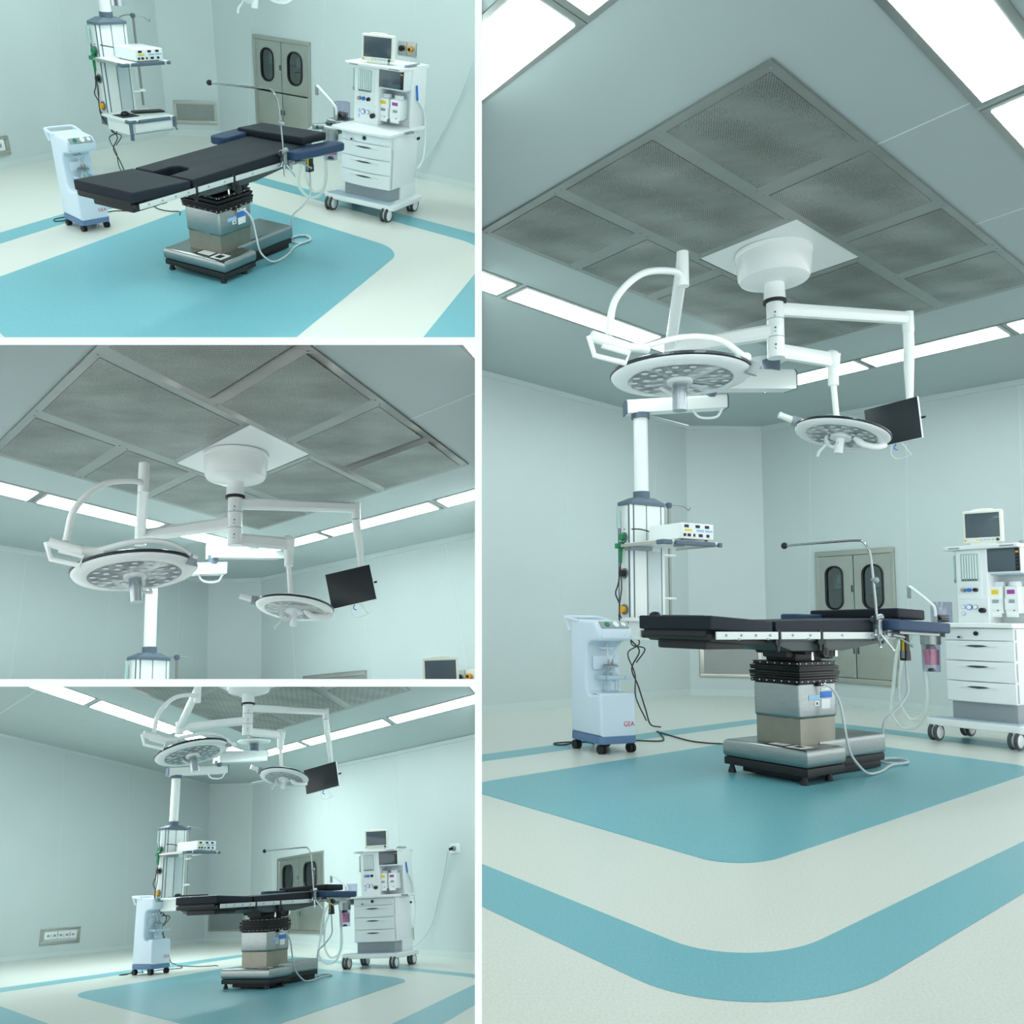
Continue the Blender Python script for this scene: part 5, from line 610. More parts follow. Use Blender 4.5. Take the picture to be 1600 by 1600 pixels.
# ------------------------------------------------------------------ anesthesia machine
def patient_monitor(k, fr, pl):
    t = Thing(k, 'patient_monitor', 'cream patient monitor with dark screen on top of the anesthesia machine, %s' % pl if k != 2 else 'cream patient monitor with dark screen low at the right edge, middle left room', 'monitor', fr, (.095, .035, 1.637), turn=13 if k != 2 else 0)
    m = t.mb(); m.box(-.04, .03, -.168, .168, .025, .30, .016, seg=3).box(.0, .09, -.14, .14, .04, .27, .02).box(-.03, .05, -.11, .11, .0, .03, .006); h = t.part('housing', m, CREAM)
    m = t.mb(); m.box(-.0435, -.038, -.143, .143, .068, .275, .003); t.part('screen', m, SCREEN, h)
    m = t.mb(); m.tube(spline([(-.01, -.10, .293), (-.01, -.06, .306), (-.01, .06, .306), (-.01, .10, .293)], 6), .009, 8); t.part('handle', m, CREAM, h)
    m = t.mb()
    m.cyl((-.038, -.125, .046), (-.052, -.125, .046), .014, seg=14, mi=0).cyl((-.038, .145, .045), (-.046, .145, .045), .009, seg=12, mi=1)
    for i in range(5): m.box(-.0425, -.038, -.095 + i * .032, -.07 + i * .032, .042, .052, .001, 2 if i < 4 else 3)
    t.part('buttons', m, [DGREY, ORANGE, LBLUE, YELLOW], h)
def anesthesia_machine(k):
    fr = ROOMS[k]['frames']['machine']; pl = PLACE[k]
    t = Thing(k, 'anesthesia_machine', 'white anesthesia machine with three drawers on castors, right of the operating table, %s' % pl, 'anesthesia machine', fr)
    for x, y in ((-.28, .345), (-.28, -.345), (.30, .36), (.30, -.345)):
        m = t.mb(); m.box(x - .05, x + .03, y - .012, y + .012, .06, .145, .01).cyl((x, y, .09), (x, y, .16), .02, seg=12); c = t.part('castor', m, PWHITE)
        for s in (-1, 1):
            m = t.mb(); yy = y + s * .026; R_ = .079
            m.lathe([(.05, -.012), (R_ - .006, -.014), (R_, -.008), (R_, .008), (R_ - .006, .014), (.05, .012)], (x - .02, yy, R_), 24, xf=rotm('X', 90)); wh = t.part('wheel', m, DGREY, c)
            m = t.mb(); m.lathe([(.001, -.016), (.052, -.016), (.060, -.010), (.060, .010), (.052, .016), (.001, .016)], (x - .02, yy, R_), 24, xf=rotm('X', 90)); t.part('wheel_hub', m, PWHITE, c)
    m = t.mb(); m.prism(rr2(-.335, .36, -.435, .43, .06, 5), .135, .195, bev=.012, seg=3); t.part('base_plate', m, PWHITE)
    m = t.mb(); m.prism([(-.32, -.39), (-.14, -.36), (-.14, .36), (-.32, .39)], .195, .202, bev=.003); t.part('foot_tread', m, PALEBLUE)
    m = t.mb(); m.box(-.20, .29, -.325, .235, .195, .36, .006); t.part('plinth', m, GREY)
    m = t.mb(); m.box(-.245, .33, -.345, .25, .345, .945, .012, seg=3).box(.0, .34, -.345, .25, .19, .36, .01); cab = t.part('cabinet_body', m, PWHITE)
    bow = lambda x0, x1, z0, z1, y0=-.345, y1=.245: [(x1, y0), (x1, y1)] + [(x0 - .035 * math.sin(math.pi * i / 10), y1 + (y0 - y1) * i / 10) for i in range(11)]
    m = t.mb(); m.prism(bow(-.255, -.2, 0, 0), .845, .94, bev=.006); fp = t.part('connector_panel', m, PWHITE)
    m = t.mb(); m.cyl((-.27, -.05, .90), (-.30, -.05, .90), .02, seg=14, mi=0).cyl((-.265, .10, .87), (-.30, .10, .868), .013, seg=12, mi=1).cyl((-.30, .10, .868), (-.31, .10, .868), .009, seg=12, mi=0).box(-.29, -.27, .01, .07, .86, .885, .002, 2); t.part('connectors', m, [BPLAST, CHROME, PAPER], fp)
    for i in range(3):
        z0 = .352 + i * .165; m = t.mb(); m.prism(bow(-.255, -.2, 0, 0), z0, z0 + .158, bev=.007, seg=3); dr = t.part('drawer', m, PWHITE)
        m = t.mb(); arc = [(-.19, .118), (-.1, .128), (.0, .13), (.1, .128), (.19, .118), (.1, .108), (0, .103), (-.1, .108)]
        pts = [(y * .9 - .05, z0 + z) for y, z in arc]; m.prism(pts, -.298, -.25, 'x', bev=-.002); t.part('handle_rim', m, PWHITE, dr)
        m = t.mb(); pts = [(y * .55 - .05, z0 + .116 + (z - .116) * .75) for y, z in arc]; m.prism(pts, -.2995, -.26, 'x'); t.part('handle_recess', m, DGREY, dr)
    m = t.mb(); m.prism([(.44, -.36), (.44, .32)] + [(-.31 - .04 * math.sin(math.pi * i / 10), .335 - .70 * i / 10) for i in range(11)], .945, .985, bev=.012, seg=3); t.part('worktop', m, LWHITE)
    m = t.mb(); m.box(-.02, .12, -.40, -.36, .955, .975, .006).box(.1, .13, -.40, -.33, .95, .975, .004); t.part('side_grip', m, MGREY)
    m = t.mb(); m.box(.30, .36, -.352, -.344, .84, .87, .002); t.part('side_lock', m, BLACK)
    # tower
    m = t.mb(); m.box(.02, .5, -.02, .27, .98, 1.605, .012, seg=3).box(.25, .5, -.30, .0, .98, 1.605, .01).box(.04, .30, -.30, .0, 1.395, 1.605, .01).box(.2, .5, -.315, -.295, .98, 1.605, .006); tw = t.part('tower', m, PWHITE)
    m = t.mb(); m.box(.08, .26, -.30, .0, 1.385, 1.397, .004); t.part('recess_top', m, PALEBLUE, tw)
    m = t.mb(); m.box(.012, .02, .03, .255, 1.19, 1.6, .004).box(.012, .022, .0, .26, 1.185, 1.192, .002).box(.01, .02, .035, .24, 1.225, 1.30, .004); t.part('front_plate', m, PWHITE, tw)
    m = t.mb(); m.box(.006, .013, .055, .215, 1.335, 1.57, .003); fw = t.part('flowmeter_window', m, TUBEG, tw)
    for i in range(6):
        y = .075 + i * .024; m = t.mb(); m.cyl((.004, y, 1.35), (.004, y, 1.56), .0055, seg=8, mi=0).ball((.002, y, 1.348), .008, 1, seg=8); t.part('flow_tube', m, [PAPER, DGREY], fw)
    for y, mt_ in ((.195, CHROME), (.145, BLUE), (.085, BPLAST)):
        m = t.mb(); m.cyl((.012, y, 1.262), (-.02, y, 1.262), .02, .017, 14); t.part('flow_knob', m, mt_ if mt_ is not CHROME else MGREY, tw)
    for y, z, r, mt_ in ((.21, 1.12, .017, LBLUE), (.155, 1.118, .026, BLUE), (.10, 1.118, .022, GREY), (.21, 1.065, .017, LBLUE)):
        m = t.mb(); m.cyl((.018, y, z), (.008, y, z), r, seg=18, mi=0).cyl((.009, y, z), (.006, y, z), r * .78, seg=18, mi=1); t.part('pressure_gauge', m, [mt_, PAPER], tw)
    m = t.mb(); m.cyl((.018, .03, 1.09), (-.025, .03, 1.09), .024, seg=16); t.part('valve_knob', m, BPLAST, tw)
    m = t.mb(); m.box(.028, .045, -.295, -.005, 1.41, 1.6, .004, 0).box(.026, .04, -.295, -.262, 1.415, 1.595, .002, 1).box(.024, .04, -.291, -.266, 1.56, 1.575, .001, 2)
    for i in range(4): m.box(.024, .04, -.287, -.270, 1.44 + i * .03, 1.45 + i * .03, .001, 3)
    t.part('display', m, [SCREEN, BPLAST, ORANGE, DGREY], tw)
    m = t.mb(); m.prism([(-.03, -.31), (.56, -.31), (.56, .36), (-.0, .37), (-.03, .33)], 1.603, 1.637, bev=.008, seg=3); t.part('top_shelf', m, PWHITE)
    m = t.mb(); m.box(-.034, -.028, .2, .30, 1.612, 1.624).box(-.034, -.028, -.28, -.16, 1.612, 1.624); t.part('shelf_lettering', m, GREY)
    m = t.mb(); m.tube(spline([(.10, -.27, 1.655), (.12, -.30, 1.66), (.35, -.30, 1.66)], 4), .008, 8).box(.10, .30, -.30, -.26, 1.637, 1.648, .003); t.part('shelf_rail', m, GREY)
    m = t.mb(); m.box(.05, .07, .275, .29, 1.42, 1.58, .004, 0).cyl((.05, .292, 1.56), (.05, .292, 1.36), .010, seg=8, mi=0).cyl((.05, .292, 1.36), (.06, .292, 1.33), .014, seg=8, mi=1); t.part('auxiliary_flowmeter', m, [TUBEG, GREY])
    # vaporizers plug into the recess
    for y0, mt_, cn_ in ((-.045, YELLOW, 'yellow'), (-.185, PURPLE, 'purple')):
        v = Thing(k, 'vaporizer', 'white vaporizer with %s label in the anesthesia machine recess, %s' % (cn_, pl), 'vaporizer', fr, (.13, y0 - .005, 1.035), group='vaporizers of the ' + pl)
        m = v.mb(); m.box(-.055, .12, -.062, .058, .03, .255, .01, seg=3).box(-.06, -.04, -.05, .05, .0, .04, .006); b = v.part('vaporizer_body', m, LWHITE)
        m = v.mb(); m.lathe([(.045, .25), (.05, .255), (.05, .285), (.043, .295), (.001, .295)], (.03, 0, 0), 20); v.part('dial', m, PWHITE, b)
        m = v.mb(); m.box(-.059, -.054, -.03, .035, .19, .225, .001); v.part('drug_label', m, mt_, b)
        m = v.mb(); m.prism([(-.058, .06), (.058, .06), (.058, .16), (.04, .13), (.02, .118), (-.02, .118), (-.04, .13), (-.058, .16)], -.062, -.05, 'x', bev=-.003); v.part('filler_cover', m, PWHITE, b)
        m = v.mb(); m.box(-.064, -.056, -.028, .022, .115, .145, .004, 0).cyl((-.063, -.02, .055), (-.058, -.02, .055), .006, seg=8, mi=1); v.part('filler_window', m, [GREY, DGREY], b)
    # breathing system on the left of the worktop
    m = t.mb(); m.lathe([(.088, .985), (.09, 1.0), (.09, 1.16), (.086, 1.165)], (.08, .455, 0), 28); t.part('bellows_dome', m, ACRYL)
    m = t.mb()
    for i in range(3): m.lathe([(.03, .99 + i * .022), (.072, 1.0 + i * .022), (.03, 1.012 + i * .022)], (.08, .455, 0), 24)
    m.cyl((.08, .455, .985), (.08, .455, 1.05), .035, seg=16); t.part('bellows_bag', m, BPLAST)
    m = t.mb(); m.box(-.06, .2, .33, .57, .945, .985, .02, seg=3).box(-.26, -.04, .30, .50, .86, .95, .03, seg=3).cyl((-.23, .40, .80), (-.23, .40, .90), .085, seg=24).cyl((-.15, .36, .93), (-.15, .36, .985), .03, seg=14).cyl((-.2, .47, .93), (-.33, .55, .93), .03, seg=14).cyl((-.05, .5, .93), (-.2, .58, .90), .028, seg=14); t.part('absorber_block', m, MGREY)
    m = t.mb(); m.ball((-.30, .53, .93), .032, 0, 12).cyl((-.18, .45, .95), (-.18, .45, .975), .04, seg=16, mi=0).cyl((-.02, .42, .985), (-.02, .42, 1.01), .03, seg=14, mi=0); t.part('valve_caps', m, DGREY)
    m = t.mb(); m.lathe([(.072, .57), (.074, .58), (.078, .79), (.074, .80)], (-.23, .40, 0), 26); t.part('canister', m, ACRYL)
    m = t.mb(); m.cyl((-.23, .40, .63), (-.23, .40, .755), .066, seg=24); t.part('absorbent', m, PINK)
    m = t.mb(); m.cyl((-.23, .40, .575), (-.23, .40, .60), .04, .02, 16).cyl((-.23, .40, .76), (-.23, .40, .80), .05, .03, 16); t.part('canister_fittings', m, DGREY)
    m = t.mb(); m.tube(spline([(-.04, .45, .98), (-.04, .45, 1.10), (-.03, .50, 1.16), (.04, .72, 1.295), (.06, .75, 1.30)], 6), .0135, 12); am = t.part('bag_arm', m, LWHITE)
    m = t.mb(); m.box(.045, .075, .745, .775, 1.20, 1.31, .006).cyl((-.04, .45, .985), (-.04, .45, 1.04), .026, .018, 14); t.part('bag_mount', m, GREY, am)
    m = t.mb(); m.tube(spline([(-.25, .62, .90), (-.27, .70, .768), (-.28, .755, .427), (-.28, .79, .23), (-.28, .74, .13), (-.28, .65, .077), (-.28, .51, .127), (-.28, .428, .327), (-.28, .43, .569), (-.25, .45, .80)], 8), .016, 10); m.tube(spline([(-.2, .6, .88), (-.25, .69, .6), (-.26, .70, .306), (-.27, .61, .16), (-.27, .48, .21), (-.26, .45, .4), (-.24, .47, .8)], 8), .014, 10); t.part('breathing_hose', m, HOSE)
    m = t.mb(); m.tube(spline([(.30, -.31, 1.40), (.302, -.335, 1.287), (.452, -.34, 1.13), (.499, -.34, .832), (.43, -.36, .607), (.33, -.355, .50)], 8), .0125, 10, 0); m.tube([(.28, -.32, 1.44), (.29, -.335, 1.28)], .012, 8, 1); t.part('gas_hose', m, [LWHITE, BLUE])
    patient_monitor(k, fr, pl)
for k in (1, 3, 4): anesthesia_machine(k)
f2 = ROOMS[2]['frames']['machine']; patient_monitor(2, [f2[0], f2[1], f2[2] - 1.65 * f2[6], f2[3], *f2[4:]], PLACE[2])

# ------------------------------------------------------------------ ceiling pendant with shelves
def ceiling_pendant(k):
    fr = ROOMS[k]['frames']['pendant']; pl = PLACE[k]; X, Y = -.05, -.05
    t = Thing(k, 'equipment_pendant', 'white ceiling pendant column with two equipment shelves behind the operating table, %s' % pl if k != 2 else 'white ceiling pendant column with slate cap behind the big lamp, middle left room', 'equipment pendant', fr)
    m = t.mb(); m.cyl((X, Y, .1), (X, Y, .88), .068, seg=28); t.part('pole', m, LWHITE)
    for z0, z1, r_ in ((.80, .85, .088), (.045, .125, .078)):
        m = t.mb(); m.cyl((X, Y, z0), (X, Y, z1), r_, seg=28); t.part('pole_collar', m, SLATE)
    # arms up to the ceiling mount
    a, b = Vector((X, Y, .91)), Vector((.69, -.41, .97)); d = (b - a).normalized(); n = Vector((-d.y, d.x, 0))
    def beam(p, q, h, w_):
        m = t.mb(); dd = (Vector(q) - Vector(p)).normalized(); nn = Vector((-dd.y, dd.x, 0)); pts = []
        bm_ = [(-w_, -h), (w_, -h), (w_, h * .6), (w_ * .75, h), (-w_ * .75, h), (-w_, h * .6)]
        vs = [m.sc(Vector(e) + nn * x + Vector((0, 0, z))) for e in (p, q) for x, z in bm_]
        m.raw(vs, [tuple(range(6))[::-1], tuple(range(6, 12))] + [(i, (i + 1) % 6, 6 + (i + 1) % 6, 6 + i) for i in range(6)]); return m
    p1 = tuple(a - d * .14); p2 = tuple(b)
    ar = t.part('lower_arm', beam(p1, p2, .062, .075), LWHITE)
    for e, s in ((p1, -1), (p2, 1)):
        q = Vector(e) + d * s * .012; t.part('end_cap', beam(Vector(e), q, .066, .079), SLATE, ar)
    e1 = Vector((.50, -.36, 1.16)); e2 = Vector((1.56, -.44, 1.28)); c = Vector((1.32, -.42, 1.2))
    ua = t.part('upper_arm', beam(tuple(e1), tuple(e2), .095, .085), LWHITE)
    dd = (e2 - e1).normalized(); t.part('end_cap', beam(tuple(e2), tuple(e2 + dd * .012), .099, .089), SLATE, ua)
    m = t.mb(); m.cyl((.55, -.36, 1.0), (.55, -.36, 1.1), .06, seg=20); t.part('arm_joint', m, SLATE)
    m = t.mb(); m.cyl((c.x, c.y, 1.34), (c.x, c.y, 1.46), .085, seg=24); t.part('mount_collar', m, SLATE)
    m = t.mb(); cp = ROOMS[k]['ceil_plane']
    g = RM[k].inverted() @ t.mw @ Vector((c.x * fr[4], c.y * fr[5], 0)); ztop = ((cp[3] - cp[0] * g.x - cp[1] * g.y) / cp[2] - fr[2]) / fr[6]
    zc = max(1.47, min(1.50, ztop - .03)); m.lathe([(.06, zc - .02), (.27, zc), (.28, zc + .02), (.26, zc + .035)] + ([(.12, zc + .05), (.12, ztop - .001)] if ztop > zc + .09 else [(.26, max(ztop - .001, zc + .04))]), (c.x, c.y, 0), 36); t.part('ceiling_mount', m, LWHITE)
    m = t.mb(); m.tube(spline([(.40, -.27, .90), (.45, -.32, .82), (.58, -.40, .82), (.64, -.42, .90)], 6), .012, 8); t.part('supply_hose', m, PWHITE)
    # column body
    m = t.mb(); oct_ = [(-.28, -.10), (-.25, -.15), (.15, -.15), (.19, -.10), (.19, .02), (.15, .06), (-.25, .06), (-.28, .02)]
    bm = bmesh.new(); A = [bm.verts.new(m.sc((x, y, -.005))) for x, y in oct_]; B = [bm.verts.new(m.sc((x, y, .02))) for x, y in oct_]; D = [bm.verts.new(m.sc((X + (x - X) * .5, Y + (y - Y) * .7, .065))) for x, y in oct_]
    bm.faces.new(A[::-1]); bm.faces.new(D)
    for P, Q in ((A, B), (B, D)):
        for i in range(8): bm.faces.new((P[i], P[(i + 1) % 8], Q[(i + 1) % 8], Q[i]))
    m.bm(bm, 0); t.part('cap', m, SLATE, angle=20)
    m = t.mb(); m.box(-.26, .165, -.13, .045, -1.07, 0, .02, seg=3); body = t.part('column_body', m, LWHITE)
    for x0, x1, y0, y1 in ((-.221, -.209, -.134, -.128), (-.063, -.057, -.134, -.128), (.112, .118, -.134, -.128), (-.264, -.258, -.125, -.11), (-.264, -.258, .03, .04)):
        m = t.mb(); m.box(x0, x1, y0, y1, -1.06, -.005); t.part('service_rail', m, SLATE, body)
    m = t.mb(); m.box(-.05, .105, -.137, -.128, -1.0, -.42, .004); t.part('service_panel', m, PANEL, body)
    m = t.mb(); m.box(-.28, -.02, -.14, .02, -1.17, -1.06, .01); t.part('column_foot', m, SLATE, body)
    for z, mt_ in ((-.30, GREEN), (-.62, BPLAST), (-.94, ORANGE)):
        m = t.mb(); m.cyl((-.258, -.05, z), (-.275, -.05, z), .05, seg=20, mi=0).cyl((-.27, -.05, z), (-.31, -.05, z), .032, seg=16, mi=1); t.part('gas_outlet', m, [MGREY, mt_], body)
    m = t.mb(); m.cyl((-.30, -.04, -.34), (-.30, -.04, -.53), .022, .014, 12, 0).box(-.345, -.255, -.07, -.01, -.40, -.355, .006, 0).cyl((-.30, -.04, -.27), (-.30, -.04, -.06), .008, seg=8, mi=1).cyl((-.31, -.03, -.22), (-.31, -.03, -.02), .02, seg=10, mi=2); t.part('oxygen_regulator', m, [GREEN, SLATE, TUBEG])
    sh = .22 if k == 3 else 0
    m = t.mb(); m.tube(spline([(-.26, -.044, -.227), (-.20, -.2, -.235), (-.05, -.22, -.26), (.05, -.24, -.255)], 6), .006, 8)
    m.tube(spline([(-.30, -.04, -.53), (-.31, -.02, -.7), (-.33, .0, -.80), (-.30, -.02, -.9), (-.30, -.02, -1.05), (-.26, -.12, -1.2), (-.24 + sh * .3, -.22 + sh * .3, -1.30), (-.28 + sh * .7, -.16 + sh * .7, -1.45), (-.24 + sh, -.2 + sh, -1.6), (-.2 + sh, -.25 + sh, -1.8), (-.12 + sh, -.22 + sh, -1.93), (.1 + sh, -.1 + sh, -1.975)], 6), .007, 8)
    m.tube(spline([(-.32, -.06, -.55), (-.30, -.05, -.75), (-.31, -.04, -1.0), (-.22, -.2 + sh * .3, -1.22), (-.30 + sh * .5, -.13 + sh * .5, -1.32), (-.26 + sh, -.18 + sh, -1.5), (-.22 + sh, -.14 + sh, -1.7), (-.15 + sh, -.2 + sh, -1.9)], 6), .006, 8)
    m.tube(spline([(-.2, -.05, -1.15), (-.24, -.12, -1.25), (-.20, -.25, -1.28), (-.26, -.2, -1.4)], 6), .006, 8); t.part('cables', m, CABLE)
    m = t.mb(); m.tube([(.44, .12, -1.02), (.44, .12, .03)], .0155, 12); iv = t.part('iv_pole', m, POLE)
    m = t.mb(); m.lathe([(.012, 0), (.03, .02), (.034, .05), (.02, .06)], (.44, .12, .02), 14); t.part('pole_head', m, SLATE, iv)
    for s in (-1, 1):
        m = t.mb(); m.tube(spline([(.44, .12, .06), (.44 + s * .09 * .7, .12 - s * .09 * .7, .055), (.44 + s * .16 * .7, .12 - s * .16 * .7, .03), (.44 + s * .19 * .7, .12 - s * .19 * .7, .0), (.44 + s * .21 * .7, .12 - s * .21 * .7, .03)], 5), .006, 8); t.part('hook', m, POLE, iv)
    for z in (-.84, -.44):
        m = t.mb(); m.box(.415, .465, .095, .145, z, z + .025, .004).box(.15, .44, .03, .05, z + .005, z + .02, .003).box(.43, .45, .04, .12, z + .005, z + .02, .003); t.part('pole_bracket', m, PWHITE, iv)
    # shelves
    def shelf(z, drawer):
        m = t.mb(); m.box(-.33, .32, -.68, -.13, z - .022, z, .006); sh = t.part('shelf', m, LWHITE)
        m = t.mb()
        for x0, x1 in ((-.345, -.25), (-.215, .25), (.29, .335)): m.box(x0, x1, -.70, -.665, z - .045, z - .004, .012, seg=3)
        m.box(-.36, -.33, -.70, -.60, z - .045, z - .004, .012, seg=3); t.part('bumper', m, SLATE, sh)
        m = t.mb(); m.box(-.345, -.333, -.60, -.10, z - .035, z - .008, .003).box(.323, .335, -.66, -.10, z - .035, z - .008, .003); t.part('shelf_rail', m, STEEL2 if not drawer else LWHITE, sh)
        m = t.mb(); m.box(-.30, -.05, -.2, -.1, z - .06, z - .02, .004).cyl((.0, -.5, z - .04), (.0, -.5, z - .02), .05, seg=16); t.part('shelf_bracket', m, GREY, sh)
        if drawer:
            m = t.mb(); m.box(-.31, .29, -.66, -.16, z - .19, z - .022, .006); dr = t.part('drawer', m, LWHITE)
            m = t.mb(); m.box(-.27, .28, -.672, -.655, z - .16, z - .05, .003); t.part('drawer_front', m, LWHITE, dr)
            m = t.mb(); m.box(-.27, .28, -.676, -.668, z - .048, z - .041, .001).box(-.27, .28, -.69, -.66, z - .175, z - .16, .005); t.part('drawer_pull', m, GREY, dr)
            for x in (-.335, .31):
                m = t.mb(); m.box(x - .012, x + .022, -.70, -.66, z - .24 if x < 0 else z - .14, z - .03, .008).cyl((x + .005, -.69, z - .13), (x + .005, -.715, z - .17), .012, seg=8); t.part('corner_post', m, SLATE, dr)
    shelf(-.36, False); shelf(-1.01, True)
    if k == 2: return
    g = Thing(k, 'electrosurgical_generator', 'white electrosurgical generator box on the upper pendant shelf, %s' % pl, 'generator', fr, (.04, -.48, -.36))
    m = g.mb(); m.box(-.19, .19, -.215, .215, .012, .145, .008, seg=3); h = g.part('housing', m, LWHITE)
    m = g.mb(); m.box(-.18, .18, -.219, -.213, .02, .14, .002); fpn = g.part('front_panel', m, PWHITE, h)
    for x in (-.13, .0, .11):
        m = g.mb(); m.box(x - .028, x + .022, -.2215, -.218, .105, .13, .001); g.part('readout', m, BPLAST, fpn)
    for x, mt_ in ((-.11, YELLOW), (.03, LBLUE), (.13, LBLUE)):
        m = g.mb(); m.box(x - .045, x + .04, -.2215, -.218, .075, .092, .001); g.part('button_strip', m, mt_, fpn)
    for x, w_ in ((-.155, .014), (-.105, .018), (-.045, .010), (.03, .022), (.115, .016)):
        m = g.mb(); m.box(x - w_, x + w_, -.224, -.218, .03, .055, .002); g.part('socket', m, BPLAST, fpn)
    for x in (-.14, .14):
        for y in (-.17, .17): m = g.mb(); m.cyl((x, y, 0), (x, y, .014), .015, seg=10); g.part('rubber_foot', m, BLACK, h)
    kb = Thing(k, 'keyboard', 'black keyboard on the lower pendant shelf, %s' % pl, 'keyboard', fr, (.16, -.36, -1.008), turn=-14)
    m = kb.mb(); m.box(-.20, .20, -.065, .065, .0, .02, .006); c_ = kb.part('keyboard_case', m, BPLAST)
    m = kb.mb()
    for i in range(14):
        for j in range(5): m.box(-.185 + i * .0265, -.163 + i * .0265, -.055 + j * .022, -.037 + j * .022, .019, .024, .001)
    kb.part('keys', m, DGREY, c_)
    mp = Thing(k, 'mouse_pad', 'black mouse pad on the lower pendant shelf beside the keyboard, %s' % pl, 'mouse pad', fr, (-.20, -.42, -1.009))
    m = mp.mb(); m.box(-.12, .12, -.10, .12, 0, .005, .002); mp.part('pad', m, BLACK)
    mo = Thing(k, 'computer_mouse', 'black computer mouse on the mouse pad, %s' % pl, 'computer mouse', fr, (-.19, -.38, -1.004))
    m = mo.mb(); m.lathe([(.05, .0), (.053, .012), (.045, .03), (.025, .042), (.001, .046)], (0, 0, 0), 20); mo.part('mouse_body', m, BPLAST); m = mo.mb(); m.box(-.006, .006, -.05, -.02, .034, .042, .002); mo.part('wheel', m, DGREY)
for k in (1, 2, 3, 4): ceiling_pendant(k)

# ------------------------------------------------------------------ surgical lights
LAMP_TILT = {1: (-4, -6), 2: (-8, -10), 3: (-11, -12), 4: (-2, -5)}
def surgical_light(k):
    fr = ROOMS[k]['frames']['light']; pl = PLACE[k]; cp = ROOMS[k]['ceil_plane']
    t = Thing(k, 'surgical_light', 'white ceiling mounted surgical light with two round lamp heads, %s' % pl if k != 1 else 'surgical light whose lowest handle shows at the top edge, upper left room', 'surgical light', fr)
    ztop = ((cp[3] - cp[0] * fr[0] - cp[1] * fr[1]) / cp[2] - fr[2]) / fr[6]
    m = t.mb(); zt = ztop - .0085 / fr[6]; m.lathe([(r_, min(z_, zt)) for r_, z_ in ((.06, .28), (.16, .285), (.222, .31), (.236, .335), (.245, zt - .036), (.25, zt - .031), (.25, zt - .006), (.235, zt - .004), (.235, zt))], (0, 0, 0), 48); t.part('canopy', m, LWHITE)
    m = t.mb(); m.cyl((0, 0, .16), (0, 0, .29), .072, .064, 28); t.part('sleeve', m, LWHITE)
    m = t.mb(); m.lathe([(.05, .140), (.076, .142), (.076, .162), (.05, .164)], (0, 0, 0), 28); t.part('sleeve_ring', m, BLACK)
    m = t.mb(); m.cyl((0, 0, -.25), (0, 0, .15), .056, seg=28); sf = t.part('shaft', m, LWHITE)
    for z in (.02, -.11):
        m = t.mb(); m.lathe([(.0565, z), (.0575, z), (.0575, z + .005), (.0565, z + .005)], (0, 0, 0), 28); t.part('shaft_joint', m, GREY, sf)
    dirc = Vector((-.75, -.66, 0)) * .056
    for z in (.06, -.05, -.17):
        m = t.mb(); m.ball((dirc.x, dirc.y, z), .006, 0, 8); t.part('lock_screw', m, DGREY, sf)
        m = t.mb(); m.box(dirc.x - .010, dirc.x + .010, dirc.y - .004, dirc.y + .004, z - .03, z - .024); t.part('arrow_mark', m, LBLUE, sf)
    def beam(p, q, h, w_, h2=None):
        m = t.mb(); dd = (Vector(q) - Vector(p)).normalized(); nn = Vector((-dd.y, dd.x, 0)).normalized(); up = nn.cross(dd) if True else None
        up = Vector((0, 0, 1)) if abs(dd.z) < .35 else nn.cross(dd) * (-1 if nn.cross(dd).z < 0 else 1)
        vs = []
        for e, hh in ((p, h), (q, h2 or h)):
            for x, z in ((-1, -.6), (-.6, -1), (.6, -1), (1, -.6), (1, .6), (.6, 1), (-.6, 1), (-1, .6)): vs.append(m.sc(Vector(e) + nn * x * w_ + up * z * hh))
        m.raw(vs, [tuple(range(8))[::-1], tuple(range(8, 16))] + [(i, (i + 1) % 8, 8 + (i + 1) % 8, 8 + i) for i in range(8)]); return m
    # arm with screen
    A = Vector((.868, -.497, .165))
    t.part('screen_arm', beam((0, 0, .10), tuple(A), .045, .035, .042), LWHITE)
    if k != 1:
        back = Vector(ROOMS[k]['tv_in_light'])
        m = t.mb(); m.cyl((A.x, A.y, .21), (A.x, A.y, .06), .038, seg=18); m.tube([tuple(A + Vector((0, 0, -.1))), tuple(A * .75 + back * .25 + Vector((0, 0, -.10)))], .034, 16); m.tube([tuple(A * .75 + back * .25 + Vector((0, 0, -.08))), tuple(A * .45 + back * .55), tuple(back + Vector((0, 0, .02)))], .03, 14, rr=[.036, .033, .022]); m.tube([tuple(back + Vector((0, 0, .06))), tuple(back + Vector((0, 0, -.15)))], .02, 10); t.part('screen_drop', m, LWHITE)
    # large lamp
    p, q = Vector((-.33, .692, -.12)), Vector((-.867, -.034, .14))
    t.part('extension_arm', beam((0, 0, -.06), tuple(p), .05, .04, .045), LWHITE)
    m = t.mb(); m.cyl((p.x, p.y, -.2), (p.x, p.y, -.05), .045, seg=18); t.part('elbow', m, LWHITE)
    t.part('spring_arm', beam(tuple(p), tuple(q - (q - p).normalized() * .0), .034, .036), LWHITE)
    m = t.mb(); m.cyl((q.x, q.y, -.02), (q.x, q.y, .20), .036, seg=20); t.part('spring_joint', m, LWHITE)
    yk = Vector((-1.40, .02, -.50)); lc = Vector((-.768, -.443, -.53))
    m = t.mb(); m.tube(spline([(q.x, q.y, .03), (-.95, -.05, .045), (-1.15, .0, -.02), (-1.32, .03, -.22), (-1.38, .02, -.46)], 8), .0205, 14); t.part('bow_arm', m, LWHITE)
    m = t.mb(); m.tube([tuple(yk + Vector((-.06, .05, .03))), tuple(yk + Vector((.10, -.06, -.02)))], .032, 16); m.tube([tuple(yk + Vector((.08, -.05, -.02))), tuple(yk + Vector((.2, -.12, -.015)))], .027, 14); yo = t.part('yoke', m, LWHITE)
